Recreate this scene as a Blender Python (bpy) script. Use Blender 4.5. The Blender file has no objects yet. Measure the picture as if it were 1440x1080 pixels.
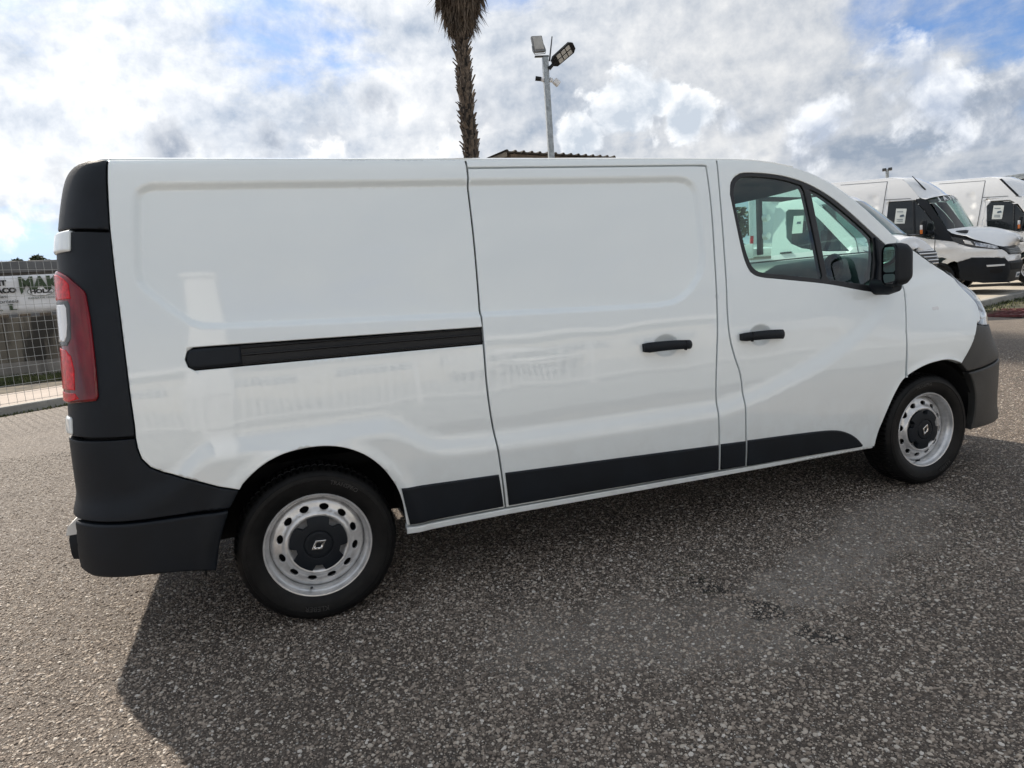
import bpy, bmesh, math, random
import numpy as np
from math import pi, sin, cos, radians, sqrt, atan2
from mathutils import Vector, Matrix, noise
from mathutils.geometry import delaunay_2d_cdt

random.seed(7)
rng = np.random.default_rng(7)
scene = bpy.context.scene
COL = scene.collection

# ------------------------------------------------------------------ camera
YAW, PITCH, ROLL = 0.342281526, 0.139885861, -0.0745729046
cf = Vector((sin(YAW) * cos(PITCH), cos(YAW) * cos(PITCH), -sin(PITCH)))
cr = Vector((cos(YAW), -sin(YAW), 0.0))
cu = cr.cross(cf)
cr2 = cos(ROLL) * cr + sin(ROLL) * cu
cu2 = -sin(ROLL) * cr + cos(ROLL) * cu
cam_d = bpy.data.cameras.new("camera")
cam_d.sensor_width = 36.0
cam_d.lens = 951.63 / 1440 * 36.0
cam_d.clip_start, cam_d.clip_end = 0.05, 3000
cam = bpy.data.objects.new("camera", cam_d)
COL.objects.link(cam)
mw = Matrix((cr2, cu2, -cf)).transposed().to_4x4()
mw.translation = (-0.107188, -2.822901, 1.343364)
cam.matrix_world = mw
scene.camera = cam
cy = scene.cycles
cy.max_bounces = 7; cy.diffuse_bounces = 3; cy.glossy_bounces = 4; cy.transmission_bounces = 4; cy.transparent_max_bounces = 12
cy.use_adaptive_sampling = True; cy.adaptive_threshold = 0.02; cy.use_denoising = True
cy.caustics_reflective = False; cy.caustics_refractive = False

# ------------------------------------------------------------------ colour management
scene.view_settings.view_transform = 'Standard'
scene.view_settings.look = 'None'
scene.view_settings.exposure = 0.50
scene.view_settings.gamma = 1.0
scene.view_settings.use_curve_mapping = False

# ------------------------------------------------------------------ node helper
class NB:
    def __init__(s, nt): s.nt = nt
    def node(s, t, **kw):
        n = s.nt.nodes.new(t)
        for k, v in kw.items(): setattr(n, k, v)
        return n
    def set(s, sock, v):
        if isinstance(v, bpy.types.NodeSocket): s.nt.links.new(v, sock)
        elif v is not None: sock.default_value = v
    def m(s, op, a, b=None, c=None, clamp=False):
        n = s.node('ShaderNodeMath', operation=op, use_clamp=clamp)
        for i, v in enumerate((a, b, c)): s.set(n.inputs[i], v)
        return n.outputs[0]
    def v(s, op, a, b=None, scale=None):
        n = s.node('ShaderNodeVectorMath', operation=op)
        s.set(n.inputs[0], a)
        if b is not None: s.set(n.inputs[1], b)
        if scale is not None: s.set(n.inputs['Scale'], scale)
        return n.outputs['Value'] if op in ('DOT_PRODUCT', 'LENGTH', 'DISTANCE') else n.outputs[0]
    def noise(s, vec, scale, detail=4, rough=0.55, dist=0.0, color=False):
        n = s.node('ShaderNodeTexNoise')
        s.set(n.inputs['Vector'], vec); s.set(n.inputs['Scale'], scale)
        n.inputs['Detail'].default_value = detail; n.inputs['Roughness'].default_value = rough
        n.inputs['Distortion'].default_value = dist
        return n.outputs['Color' if color else 'Fac']
    def voro(s, vec, scale, feature='F1', rand=1.0, out='Distance'):
        n = s.node('ShaderNodeTexVoronoi', feature=feature)
        s.set(n.inputs['Vector'], vec); s.set(n.inputs['Scale'], scale)
        n.inputs['Randomness'].default_value = rand
        return n.outputs[out]
    def ss(s, x, a, b, lo=0.0, hi=1.0, interp='SMOOTHSTEP'):
        n = s.node('ShaderNodeMapRange', interpolation_type=interp)
        s.set(n.inputs['Value'], x)
        for k, v in (('From Min', a), ('From Max', b), ('To Min', lo), ('To Max', hi)): s.set(n.inputs[k], v)
        return n.outputs[0]
    def mix(s, f, a, b, mode='MIX'):
        n = s.node('ShaderNodeMix', data_type='RGBA', blend_type=mode)
        s.set(n.inputs[0], f)
        s.set(n.inputs[6], tuple(a) + (1,) if isinstance(a, (tuple, list)) and len(a) == 3 else a)
        s.set(n.inputs[7], tuple(b) + (1,) if isinstance(b, (tuple, list)) and len(b) == 3 else b)
        return n.outputs[2]
    def sep(s, v):
        n = s.node('ShaderNodeSeparateXYZ'); s.set(n.inputs[0], v); return n.outputs
    def comb(s, x, y, z):
        n = s.node('ShaderNodeCombineXYZ')
        for i, q in enumerate((x, y, z)): s.set(n.inputs[i], q)
        return n.outputs[0]

# ------------------------------------------------------------------ sun and sky
SUNV = Vector((-0.46, 1.08, 1.0)).normalized()
SUN_EL = math.asin(SUNV.z)
SUN_AZ = atan2(SUNV.x, SUNV.y)
sun_d = bpy.data.lights.new("sun", 'SUN')
sun_d.energy = 5.0
sun_d.angle = radians(1.2)
sun_d.color = (1.0, 0.90, 0.78)
sun = bpy.data.objects.new("sun", sun_d)
sun.rotation_euler = (-SUNV).to_track_quat('-Z', 'Y').to_euler()
sun.location = (0, 20, 30)
COL.objects.link(sun)

world = bpy.data.worlds.new("World")
scene.world = world
world.use_nodes = True
wt = world.node_tree
wt.nodes.clear()
W = NB(wt)
tc = W.node('ShaderNodeTexCoord').outputs['Generated']
D = W.v('NORMALIZE', tc)
dx, dy, dz = W.sep(D)
sky = W.node('ShaderNodeTexSky', sky_type='NISHITA')
sky.sun_disc = False
sky.sun_elevation = SUN_EL
sky.sun_rotation = SUN_AZ
sky.air_density = 1.0; sky.dust_density = 1.0; sky.ozone_density = 1.0
blue = W.v('SCALE', sky.outputs[0], scale=0.085)
blue = W.mix(1.0, blue, (0.62, 0.86, 1.22), 'MULTIPLY')
zz = W.m('ADD', W.m('MAXIMUM', dz, 0.0), 0.16)
P = W.comb(W.m('DIVIDE', dx, zz), W.m('DIVIDE', dy, zz), W.m('MULTIPLY', dz, 1.5))
RM = Matrix.Rotation(0.71, 3, Vector((0.6, 0.3, 0.74)))
LIFT1 = RM @ Vector((-0.010, 0.0, 0.016)); LIFT2 = RM @ Vector((-0.007, 0.0, 0.020))
def turn(v):
    n = W.node('ShaderNodeVectorRotate', rotation_type='AXIS_ANGLE')
    n.inputs['Axis'].default_value = (0.6, 0.3, 0.74); n.inputs['Angle'].default_value = 0.71
    W.set(n.inputs['Vector'], v); return n.outputs[0]
P = turn(P)
DR = turn(D)
warp = W.v('SCALE', W.v('SUBTRACT', W.noise(P, 1.1, 3, 0.5, color=True), (0.5, 0.5, 0.5)), scale=0.55)
PW = W.v('ADD', P, warp)
def gauss(c, w):
    "1 at direction c, falling to 0 over about w (chord length)"
    d = W.v('DISTANCE', D, Vector(c).normalized())
    return W.ss(d, 0.0, w, 1.0, 0.0)
def addall(*a):
    r = a[0]
    for q in a[1:]: r = W.m('ADD', r, q)
    return r
n_big = W.noise(PW, 0.75, 4, 0.55)
n_mid = W.noise(PW, 2.6, 7, 0.62)
DW = W.v('ADD', DR, W.v('SCALE', warp, scale=0.06))
n_fin = W.noise(DW, 19.0, 7, 0.62)
n_lit = W.noise(W.v('ADD', DW, tuple(LIFT1)), 19.0, 5, 0.62)
cosun = W.v('DOT_PRODUCT', D, SUNV)
glow = W.ss(cosun, 0.30, 1.0)
dens = addall(W.m('MULTIPLY', n_big, 0.95), W.m('MULTIPLY', n_mid, 0.50), W.m('MULTIPLY', n_fin, 0.20))
gaps = addall(W.m('MULTIPLY', gauss((0.06, 0.951, 0.305), 0.15), 0.085), W.m('MULTIPLY', gauss((0.19, 0.94, 0.292), 0.10), 0.11),
              W.m('MULTIPLY', gauss((0.72, 0.631, 0.300), 0.15), 0.24), W.m('MULTIPLY', gauss((0.84, 0.49, 0.275), 0.17), 0.22),
              W.m('MULTIPLY', gauss((0.356, 0.862, 0.372), 0.10), 0.24), W.m('MULTIPLY', gauss((-0.27, 0.962, 0.080), 0.11), 0.34),
              W.m('MULTIPLY', gauss((0.84, 0.54, 0.20), 0.20), 0.12))
cover = W.ss(W.m('SUBTRACT', dens, gaps), 0.52, 0.78)
# shading of the sheet: grey undersides, whiter towards the sun
shade = W.ss(W.noise(W.v('ADD', W.v('MULTIPLY', PW, (1.1, 1.1, 1.1)), (3.1, 1.7, 0.4)), 1.2, 6, 0.52), 0.30, 0.70)
relief = W.m('MULTIPLY', W.m('SUBTRACT', n_fin, n_lit), 1.1)
sh = addall(W.m('MULTIPLY', shade, 0.62), W.m('MULTIPLY', n_mid, 0.42), W.m('MULTIPLY', n_fin, 0.16), relief, W.m('MULTIPLY', glow, 0.22))
cloud = W.mix(W.ss(sh, 0.28, 1.18, interp='LINEAR'), (0.285, 0.34, 0.425), (0.74, 0.745, 0.75))
cloud = W.v('SCALE', cloud, scale=W.m('ADD', W.ss(cosun, -0.5, 0.45, 0.80, 0.84), W.m('MULTIPLY', W.m('POWER', glow, 2.0), 0.40)))
lowblue = W.mix(W.ss(dz, 0.02, 0.20), (0.47, 0.58, 0.74), blue)
col = W.mix(cover, lowblue, cloud)
# separate cumulus heaps and grey scraps below the sheet: one noise field, several places
bb0 = W.noise(DR, 15.0, 9, 0.58, 0.2)
bb1 = W.noise(W.v('ADD', DR, tuple(LIFT2)), 15.0, 7, 0.58, 0.2)
rel = W.m('MULTIPLY', W.m('SUBTRACT', bb0, bb1), 4.0)
def puffs(col, centres, size, amp, lit, dark, soft, rim, span):
    g = None
    for c, w in centres:
        k = gauss(c, w)
        g = k if g is None else W.m('MAXIMUM', g, k)
    field = W.m('ADD', W.m('MULTIPLY', W.m('SUBTRACT', bb0, 0.5), amp), W.m('SUBTRACT', g, size))
    mask = W.ss(field, 0.0, soft)
    light = W.m('ADD', rel, W.ss(field, 0.0, span, rim, 0.15), clamp=True)
    return W.mix(mask, col, W.mix(light, dark, lit))
col = puffs(col, [((-0.083, 0.973, 0.200), 0.10), ((-0.174, 0.961, 0.195), 0.09), ((0.041, 0.974, 0.205), 0.08), ((0.167, 0.952, 0.245), 0.10), ((0.684, 0.711, 0.155), 0.11), ((0.82, 0.55, 0.158), 0.12), ((0.10, 0.96, 0.225), 0.09), ((0.30, 0.93, 0.24), 0.08)],
            0.50, 3.0, (0.62, 0.64, 0.67), (0.28, 0.32, 0.39), 0.80, 0.45, 0.9)
col = puffs(col, [((0.69, 0.705, 0.182), 0.13), ((0.76, 0.623, 0.190), 0.14), ((0.64, 0.76, 0.205), 0.10), ((0.86, 0.49, 0.19), 0.10)],
            0.62, 3.0, (0.72, 0.74, 0.77), (0.38, 0.43, 0.52), 0.60, 0.65, 0.9)
col = puffs(col, [((0.245, 0.949, 0.180), 0.10), ((-0.27, 0.955, 0.125), 0.08), ((-0.32, 0.94, 0.14), 0.08), ((0.10, 0.96, 0.18), 0.10)],
            0.60, 2.4, (0.84, 0.84, 0.84), (0.55, 0.59, 0.64), 0.45, 0.8, 0.8)
col = puffs(col, [((0.490, 0.840, 0.222), 0.120), ((0.445, 0.873, 0.192), 0.085), ((0.562, 0.800, 0.208), 0.080), ((0.53, 0.825, 0.235), 0.06)],
            0.50, 1.75, (0.82, 0.83, 0.84), (0.44, 0.49, 0.555), 0.22, 0.72, 0.60)
col = W.mix(W.ss(dz, 0.0, 0.10, 0.55, 0.0), col, (0.66, 0.70, 0.76))
below = W.ss(dz, -0.02, 0.0)
col = W.mix(below, (0.16, 0.15, 0.14), col)
bg = W.node('ShaderNodeBackground')
wt.links.new(col, bg.inputs['Color'])
world.cycles.sampling_method = 'MANUAL'
world.cycles.sample_map_resolution = 512
bg.inputs['Strength'].default_value = 1.0
wo = W.node('ShaderNodeOutputWorld')
wt.links.new(bg.outputs[0], wo.inputs[0])

# ------------------------------------------------------------------ materials
def mat(name, color=(0.5, 0.5, 0.5), rough=0.5, metal=0.0, coat=0.0, coat_rough=0.03, spec=0.5, var=0.0, vscale=8.0, bump=0.0, bscale=200.0, tint=None, emit=None):
    m = bpy.data.materials.new(name)
    m.use_nodes = True
    nt = m.node_tree
    N = NB(nt)
    b = nt.nodes['Principled BSDF']
    b.inputs['Roughness'].default_value = rough
    b.inputs['Metallic'].default_value = metal
    b.inputs['Coat Weight'].default_value = coat
    b.inputs['Coat Roughness'].default_value = coat_rough
    b.inputs['Specular IOR Level'].default_value = spec
    oc = N.node('ShaderNodeTexCoord').outputs['Object']
    if var > 0:
        f = N.noise(oc, vscale, 5, 0.6)
        lo = tuple(max(0, c * (1 - var)) for c in color); hi = tuple(min(1, c * (1 + var)) for c in color)
        nt.links.new(N.mix(N.ss(f, 0.3, 0.7), lo, tint or hi), b.inputs['Base Color'])
    else:
        b.inputs['Base Color'].default_value = tuple(color) + (1,)
    if bump > 0:
        bn = N.node('ShaderNodeBump')
        bn.inputs['Strength'].default_value = bump
        bn.inputs['Distance'].default_value = 0.002
        nt.links.new(N.noise(oc, bscale, 3, 0.6), bn.inputs['Height'])
        nt.links.new(bn.outputs[0], b.inputs['Normal'])
    return m

def glass_mat(name, tint=(0.80, 0.93, 0.88), dark=1.0, rough=0.0, refl=1.0):
    m = bpy.data.materials.new(name); m.use_nodes = True
    nt = m.node_tree; nt.nodes.clear(); N = NB(nt)
    tr = N.node('ShaderNodeBsdfTransparent'); tr.inputs[0].default_value = tuple(c * dark for c in tint) + (1,)
    gl = N.node('ShaderNodeBsdfGlossy'); gl.inputs['Roughness'].default_value = rough
    gl.inputs['Color'].default_value = (refl, refl, refl, 1)
    lw = N.node('ShaderNodeFresnel'); lw.inputs['IOR'].default_value = 1.5
    geo = N.node('ShaderNodeNewGeometry')
    fac = N.m('MINIMUM', N.m('MULTIPLY', lw.outputs[0], 1.5), 0.65)
    fac = N.mix(geo.outputs['Backfacing'], fac, (0.06, 0.06, 0.06))
    mx = N.node('ShaderNodeMixShader')
    nt.links.new(fac, mx.inputs[0]); nt.links.new(tr.outputs[0], mx.inputs[1]); nt.links.new(gl.outputs[0], mx.inputs[2])
    o = N.node('ShaderNodeOutputMaterial'); nt.links.new(mx.outputs[0], o.inputs[0])
    return m

def paint_mat(name, color, dust=0.10):
    "car paint with clear coat, slight orange peel and road dust low down"
    m = bpy.data.materials.new(name); m.use_nodes = True
    nt = m.node_tree; N = NB(nt); b = nt.nodes['Principled BSDF']
    b.inputs['Roughness'].default_value = 0.35
    b.inputs['Coat Weight'].default_value = 1.0
    b.inputs['Coat IOR'].default_value = 1.7
    oc = N.node('ShaderNodeTexCoord').outputs['Object']
    z = N.sep(oc)[2]
    d = N.m('MULTIPLY', N.ss(z, 0.75, 0.28), N.ss(N.noise(oc, 7.0, 6, 0.65), 0.35, 0.75))
    nt.links.new(N.mix(N.m('MULTIPLY', d, dust * 3), color, (0.42, 0.38, 0.32)), b.inputs['Base Color'])
    nt.links.new(N.ss(N.noise(oc, 3.0, 5, 0.6), 0.3, 0.8, 0.008, 0.03), b.inputs['Coat Roughness'])
    bn = N.node('ShaderNodeBump'); bn.inputs['Strength'].default_value = 0.03; bn.inputs['Distance'].default_value = 0.0006
    nt.links.new(N.noise(oc, 220.0, 2, 0.5), bn.inputs['Height'])
    nt.links.new(bn.outputs[0], b.inputs['Coat Normal'])
    return m

M_WHITE = paint_mat("white_paint", (0.835, 0.885, 0.89))
M_WHITE2 = paint_mat("far_white_paint", (0.84, 0.85, 0.85), 0.03)
M_BLACK = mat("black_plastic", (0.0050, 0.0080, 0.0125), 0.52, var=0.25, vscale=4, bump=0.35, bscale=900, spec=0.30)
M_GREYP = mat("weathered_bumper_plastic", (0.040, 0.040, 0.038), 0.50, var=0.15, vscale=6, bump=0.35, bscale=900)
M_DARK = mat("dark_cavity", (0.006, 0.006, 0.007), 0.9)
M_GLOSSBLACK = mat("gloss_black_trim", (0.005, 0.006, 0.008), 0.28, spec=0.3)
M_RUBBER = mat("window_rubber", (0.010, 0.011, 0.013), 0.42)
M_TYRE = mat("tyre_rubber", (0.0050, 0.0055, 0.0065), 0.46, var=0.35, vscale=14, tint=(0.010, 0.010, 0.010), bump=0.3, bscale=400, spec=0.22)
M_STEEL = mat("silver_wheel_paint", (0.66, 0.665, 0.67), 0.27, metal=0.52, coat=0.4, var=0.13, vscale=22)
M_CHROME = mat("chrome", (0.80, 0.80, 0.80), 0.10, metal=1.0)
M_GALV = mat("galvanised_steel", (0.36, 0.38, 0.38), 0.42, metal=0.75, var=0.25, vscale=12)
M_GLASS = glass_mat("door_glass", (0.52, 0.80, 0.73))
M_WSCREEN = glass_mat("windscreen_glass", (0.84, 0.95, 0.91))
M_DGLASS = mat("dark_cab_glass", (0.012, 0.016, 0.018), 0.04, spec=0.6)
M_CABGLASS = glass_mat("cab_glass", (0.45, 0.62, 0.58))
M_CABIN = mat("cab_plastic_dark_grey", (0.035, 0.038, 0.042), 0.6, bump=0.2, bscale=600)
M_CABIN2 = mat("cab_plastic_grey", (0.055, 0.062, 0.068), 0.55)
M_HEADLINER = mat("headliner_cloth", (0.16, 0.165, 0.165), 0.9)
M_SEAT = mat("seat_cloth", (0.03, 0.03, 0.035), 0.9, var=0.3, vscale=60)
M_REDL = mat("red_lens", (0.15, 0.002, 0.007), 0.07, spec=0.5, var=0.35, vscale=7)
M_REDB = mat("bright_red_lens", (0.60, 0.004, 0.012), 0.10, spec=0.35, var=0.35, vscale=45, bump=0.4, bscale=150)
M_CLEARL = mat("clear_lens", (0.78, 0.78, 0.78), 0.10, coat=1.0, bump=0.6, bscale=90)
M_LAMPSILVER = mat("lamp_reflector", (0.42, 0.43, 0.45), 0.12, metal=0.9, var=0.6, vscale=18)
M_LAMPDARK = mat("lamp_bezel", (0.05, 0.052, 0.055), 0.25)
M_ORANGE = mat("orange_lens", (0.65, 0.17, 0.02), 0.2, coat=1.0)
M_PAPER = mat("paper_sheet", (0.70, 0.74, 0.71), 0.7)
M_INK = mat("printed_ink", (0.06, 0.10, 0.14), 0.7)
M_LETTERW = mat("white_lettering", (0.72, 0.73, 0.75), 0.6)
M_STEP = mat('sunlit_step_white', (0.75, 0.75, 0.73), 0.6)  # white stands in for sunlight on top of the bumper step
M_MIRROR = mat("mirror_glass", (0.75, 0.77, 0.78), 0.02, metal=1.0)

# ------------------------------------------------------------------ object helpers
def link(o, parent=None):
    COL.objects.link(o)
    if parent is not None: o.parent = parent
    return o
def tag(o, label=None, cat=None, group=None, kind=None):
    if label: o['label'] = label
    if cat: o['category'] = cat
    if group: o['group'] = group
    if kind: o['kind'] = kind
    return o
def thing(name, label, cat, loc=(0, 0, 0), rz=0.0, group=None):
    o = bpy.data.objects.new(name, None)
    o.empty_display_size = 0.2
    o.location = loc; o.rotation_euler = (0, 0, rz)
    link(o)
    return tag(o, label, cat, group)
def mesh(name, verts, faces, m, parent=None, smooth=False, org=(0, 0, 0), angle=None):
    me = bpy.data.meshes.new(name)
    v = np.asarray(verts, float) - np.asarray(org, float)
    me.from_pydata(v.tolist(), [], [list(f) for f in faces])
    me.materials.append(m)
    me.polygons.foreach_set('use_smooth', [bool(smooth)] * len(me.polygons))
    me.update()
    if angle is not None: me.set_sharp_from_angle(angle=radians(angle))
    return link(bpy.data.objects.new(name, me), parent)
def bm_obj(name, bm, m, parent=None, smooth=False, angle=35, mats=None):
    me = bpy.data.meshes.new(name)
    bm.normal_update()
    bm.to_mesh(me); bm.free()
    for q in (mats or [m]): me.materials.append(q)
    if smooth:
        me.polygons.foreach_set('use_smooth', [True] * len(me.polygons))
        me.set_sharp_from_angle(angle=radians(angle))
    return link(bpy.data.objects.new(name, me), parent)
def bbox(bm, c, s, bev=0.0, rot=None, seg=2):
    mtx = Matrix.Translation(c) @ (rot.to_4x4() if rot is not None else Matrix.Identity(4)) @ Matrix.Diagonal((s[0], s[1], s[2], 1))
    r = bmesh.ops.create_cube(bm, size=1.0, matrix=mtx)
    if bev > 0:
        es = list({e for v in r['verts'] for e in v.link_edges})
        bmesh.ops.bevel(bm, geom=es, offset=bev, segments=seg, affect='EDGES', profile=0.6)
def box(name, c, s, m, parent=None, bev=0.0, rot=None, smooth=True):
    bm = bmesh.new(); bbox(bm, Vector(c), s, bev, rot)
    return bm_obj(name, bm, m, parent, smooth and bev > 0)
def btube(bm, pts, rad, n=10, cap=True):
    pts = [Vector(p) for p in pts]
    rad = rad if isinstance(rad, (list, tuple)) else [rad] * len(pts)
    rings = []; up = None
    for i, p in enumerate(pts):
        t = (pts[min(i + 1, len(pts) - 1)] - pts[max(i - 1, 0)]).normalized()
        a = up if up is not None else (Vector((0, 0, 1)) if abs(t.z) < 0.9 else Vector((1, 0, 0)))
        x = (a - t * a.dot(t)).normalized(); y = t.cross(x); up = x
        rings.append([bm.verts.new(p + (x * cos(2 * pi * k / n) + y * sin(2 * pi * k / n)) * rad[i]) for k in range(n)])
    for a, b in zip(rings, rings[1:]):
        for k in range(n): bm.faces.new((a[k], a[(k + 1) % n], b[(k + 1) % n], b[k]))
    if cap:
        bm.faces.new(rings[0][::-1]); bm.faces.new(rings[-1])
def tube(name, pts, rad, m, parent=None, n=10):
    bm = bmesh.new(); btube(bm, pts, rad, n)
    return bm_obj(name, bm, m, parent, True, 50)
def prism(name, poly, axis_from, axis_to, m, parent=None, plane='xz', smooth=False):
    "poly in a plane, extruded between two depths along the third axis"
    def put(a, b, d): return (a, d, b) if plane == 'xz' else ((a, b, d) if plane == 'xy' else (d, a, b))
    n = len(poly)
    v = [put(a, b, axis_from) for a, b in poly] + [put(a, b, axis_to) for a, b in poly]
    f = [list(range(n)), list(range(2 * n - 1, n - 1, -1))] + [[i, (i + 1) % n + 0, (i + 1) % n + n, i + n][::-1] for i in range(n)]
    o = mesh(name, v, f, m, parent, smooth, angle=40 if smooth else None)
    bm = bmesh.new(); bm.from_mesh(o.data); bmesh.ops.recalc_face_normals(bm, faces=bm.faces); bm.to_mesh(o.data); bm.free()
    return o
def copy_tree(o, parent=None):
    c = o.copy(); link(c)
    if parent is not None: c.parent = parent
    for ch in list(o.children): copy_tree(ch, c)
    return c
_tcache = {}
def text_mesh(s, size=1.0, extrude=0.002, bold=0.0):
    key = (s, size, extrude, bold)
    if key in _tcache: return _tcache[key]
    cu = bpy.data.curves.new('lettering', 'FONT')
    cu.body = s; cu.size = size; cu.extrude = extrude; cu.offset = bold
    cu.align_x = 'CENTER'; cu.align_y = 'CENTER'; cu.resolution_u = 3
    o = bpy.data.objects.new('lettering', cu); COL.objects.link(o)
    dg = bpy.context.evaluated_depsgraph_get(); dg.update()
    me = bpy.data.meshes.new_from_object(o.evaluated_get(dg))
    bpy.data.objects.remove(o); bpy.data.curves.remove(cu)
    _tcache[key] = me
    return me
def text(name, s, size, m, parent, mtx, extrude=0.002, bold=0.0):
    me = text_mesh(s, size, extrude, bold).copy()
    me.materials.clear(); me.materials.append(m)
    me.transform(mtx)
    return link(bpy.data.objects.new(name, me), parent)

# ------------------------------------------------------------------ maths for shaped panels
def pchip(xs, ys):
    xs = np.array(xs, float); ys = np.array(ys, float)
    h = np.diff(xs); d = np.diff(ys) / h; mm = np.zeros(len(xs))
    for i in range(1, len(xs) - 1):
        if d[i - 1] * d[i] > 0:
            w1 = 2 * h[i] + h[i - 1]; w2 = h[i] + 2 * h[i - 1]
            mm[i] = (w1 + w2) / (w1 / d[i - 1] + w2 / d[i])
    mm[0] = d[0]; mm[-1] = d[-1]
    def f(x):
        x = np.clip(np.asarray(x, float), xs[0], xs[-1])
        i = np.clip(np.searchsorted(xs, x) - 1, 0, len(xs) - 2)
        t = (x - xs[i]) / h[i]
        return ys[i] * (1 + 2 * t) * (1 - t) ** 2 + mm[i] * h[i] * t * (1 - t) ** 2 + ys[i + 1] * t * t * (3 - 2 * t) + mm[i + 1] * h[i] * t * t * (t - 1)
    return f
def sst(a, b, x):
    t = np.clip((np.asarray(x, float) - a) / (b - a), 0, 1)
    return t * t * (3 - 2 * t)
def seg_dist(P, A, B):
    d = B - A; L = max((d ** 2).sum(), 1e-12)
    t = np.clip(((P - A) @ d) / L, 0, 1)
    return np.hypot(*(P - (A + t[:, None] * d)).T)
def poly_dist(P, poly):
    poly = np.asarray(poly, float)
    r = np.full(len(P), 1e9)
    for i in range(len(poly)): r = np.minimum(r, seg_dist(P, poly[i], poly[(i + 1) % len(poly)]))
    return r
def inside(P, poly):
    poly = np.asarray(poly, float); c = np.zeros(len(P), bool); n = len(poly)
    x, y = P[:, 0], P[:, 1]
    for i in range(n):
        (x0, y0), (x1, y1) = poly[i], poly[(i + 1) % n]
        if y0 == y1: continue
        cr_ = ((y0 > y) != (y1 > y)) & (x < (x1 - x0) * (y - y0) / (y1 - y0) + x0)
        c ^= cr_
    return c
def sdf(P, poly):
    d = poly_dist(P, poly)
    return np.where(inside(P, poly), d, -d)
def area2(poly):
    p = np.asarray(poly); q = np.roll(p, -1, 0)
    return (p[:, 0] * q[:, 1] - q[:, 0] * p[:, 1]).sum()
def ccw(poly): return [tuple(q) for q in (poly if area2(poly) > 0 else poly[::-1])]
def offset_poly(poly, d):
    "move every edge of a ccw polygon inwards by d"
    p = np.asarray(poly, float)
    e = np.roll(p, -1, 0) - p
    e /= np.maximum(np.hypot(*e.T), 1e-9)[:, None]
    n1 = np.stack([-e[:, 1], e[:, 0]], 1); n0 = np.roll(n1, 1, 0)
    b = n0 + n1; s = (b * n1).sum(1)
    b = b / np.maximum(s, 0.35)[:, None]
    return p + b * d
def resample(poly, step, closed=True):
    out = []; n = len(poly)
    for i in range(n if closed else n - 1):
        a = np.array(poly[i], float); b = np.array(poly[(i + 1) % n], float)
        k = max(1, int(math.ceil(np.hypot(*(b - a)) / step)))
        for j in range(k): out.append(tuple(a + (b - a) * j / k))
    if not closed: out.append(tuple(poly[-1]))
    return out
def smooth_line(pts, step=0.03):
    "Catmull-Rom through the points"
    p = np.array(pts, float); p = np.vstack([2 * p[0] - p[1], p, 2 * p[-1] - p[-2]])
    out = []
    for i in range(1, len(p) - 2):
        L = np.hypot(*(p[i + 1] - p[i])); k = max(1, int(math.ceil(L / step)))
        for j in range(k):
            t = j / k
            out.append(tuple(0.5 * (2 * p[i] + (p[i + 1] - p[i - 1]) * t + (2 * p[i - 1] - 5 * p[i] + 4 * p[i + 1] - p[i + 2]) * t * t + (3 * p[i] - p[i - 1] - 3 * p[i + 1] + p[i + 2]) * t ** 3)))
    out.append(tuple(p[-2]))
    return out
def ellipse(cx, cz, a, b, n=32, rot=0.0):
    r = []
    for k in range(n):
        t = 2 * pi * k / n; x = a * cos(t); y = b * sin(t)
        r.append((cx + x * cos(rot) - y * sin(rot), cz + x * sin(rot) + y * cos(rot)))
    return r
def rrect(x0, z0, x1, z1, r, n=5):
    out = []
    for cx, cz, a0 in ((x1 - r, z0 + r, -pi / 2), (x1 - r, z1 - r, 0), (x0 + r, z1 - r, pi / 2), (x0 + r, z0 + r, pi)):
        for k in range(n + 1):
            a = a0 + pi / 2 * k / n; out.append((cx + r * cos(a), cz + r * sin(a)))
    return out

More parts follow.
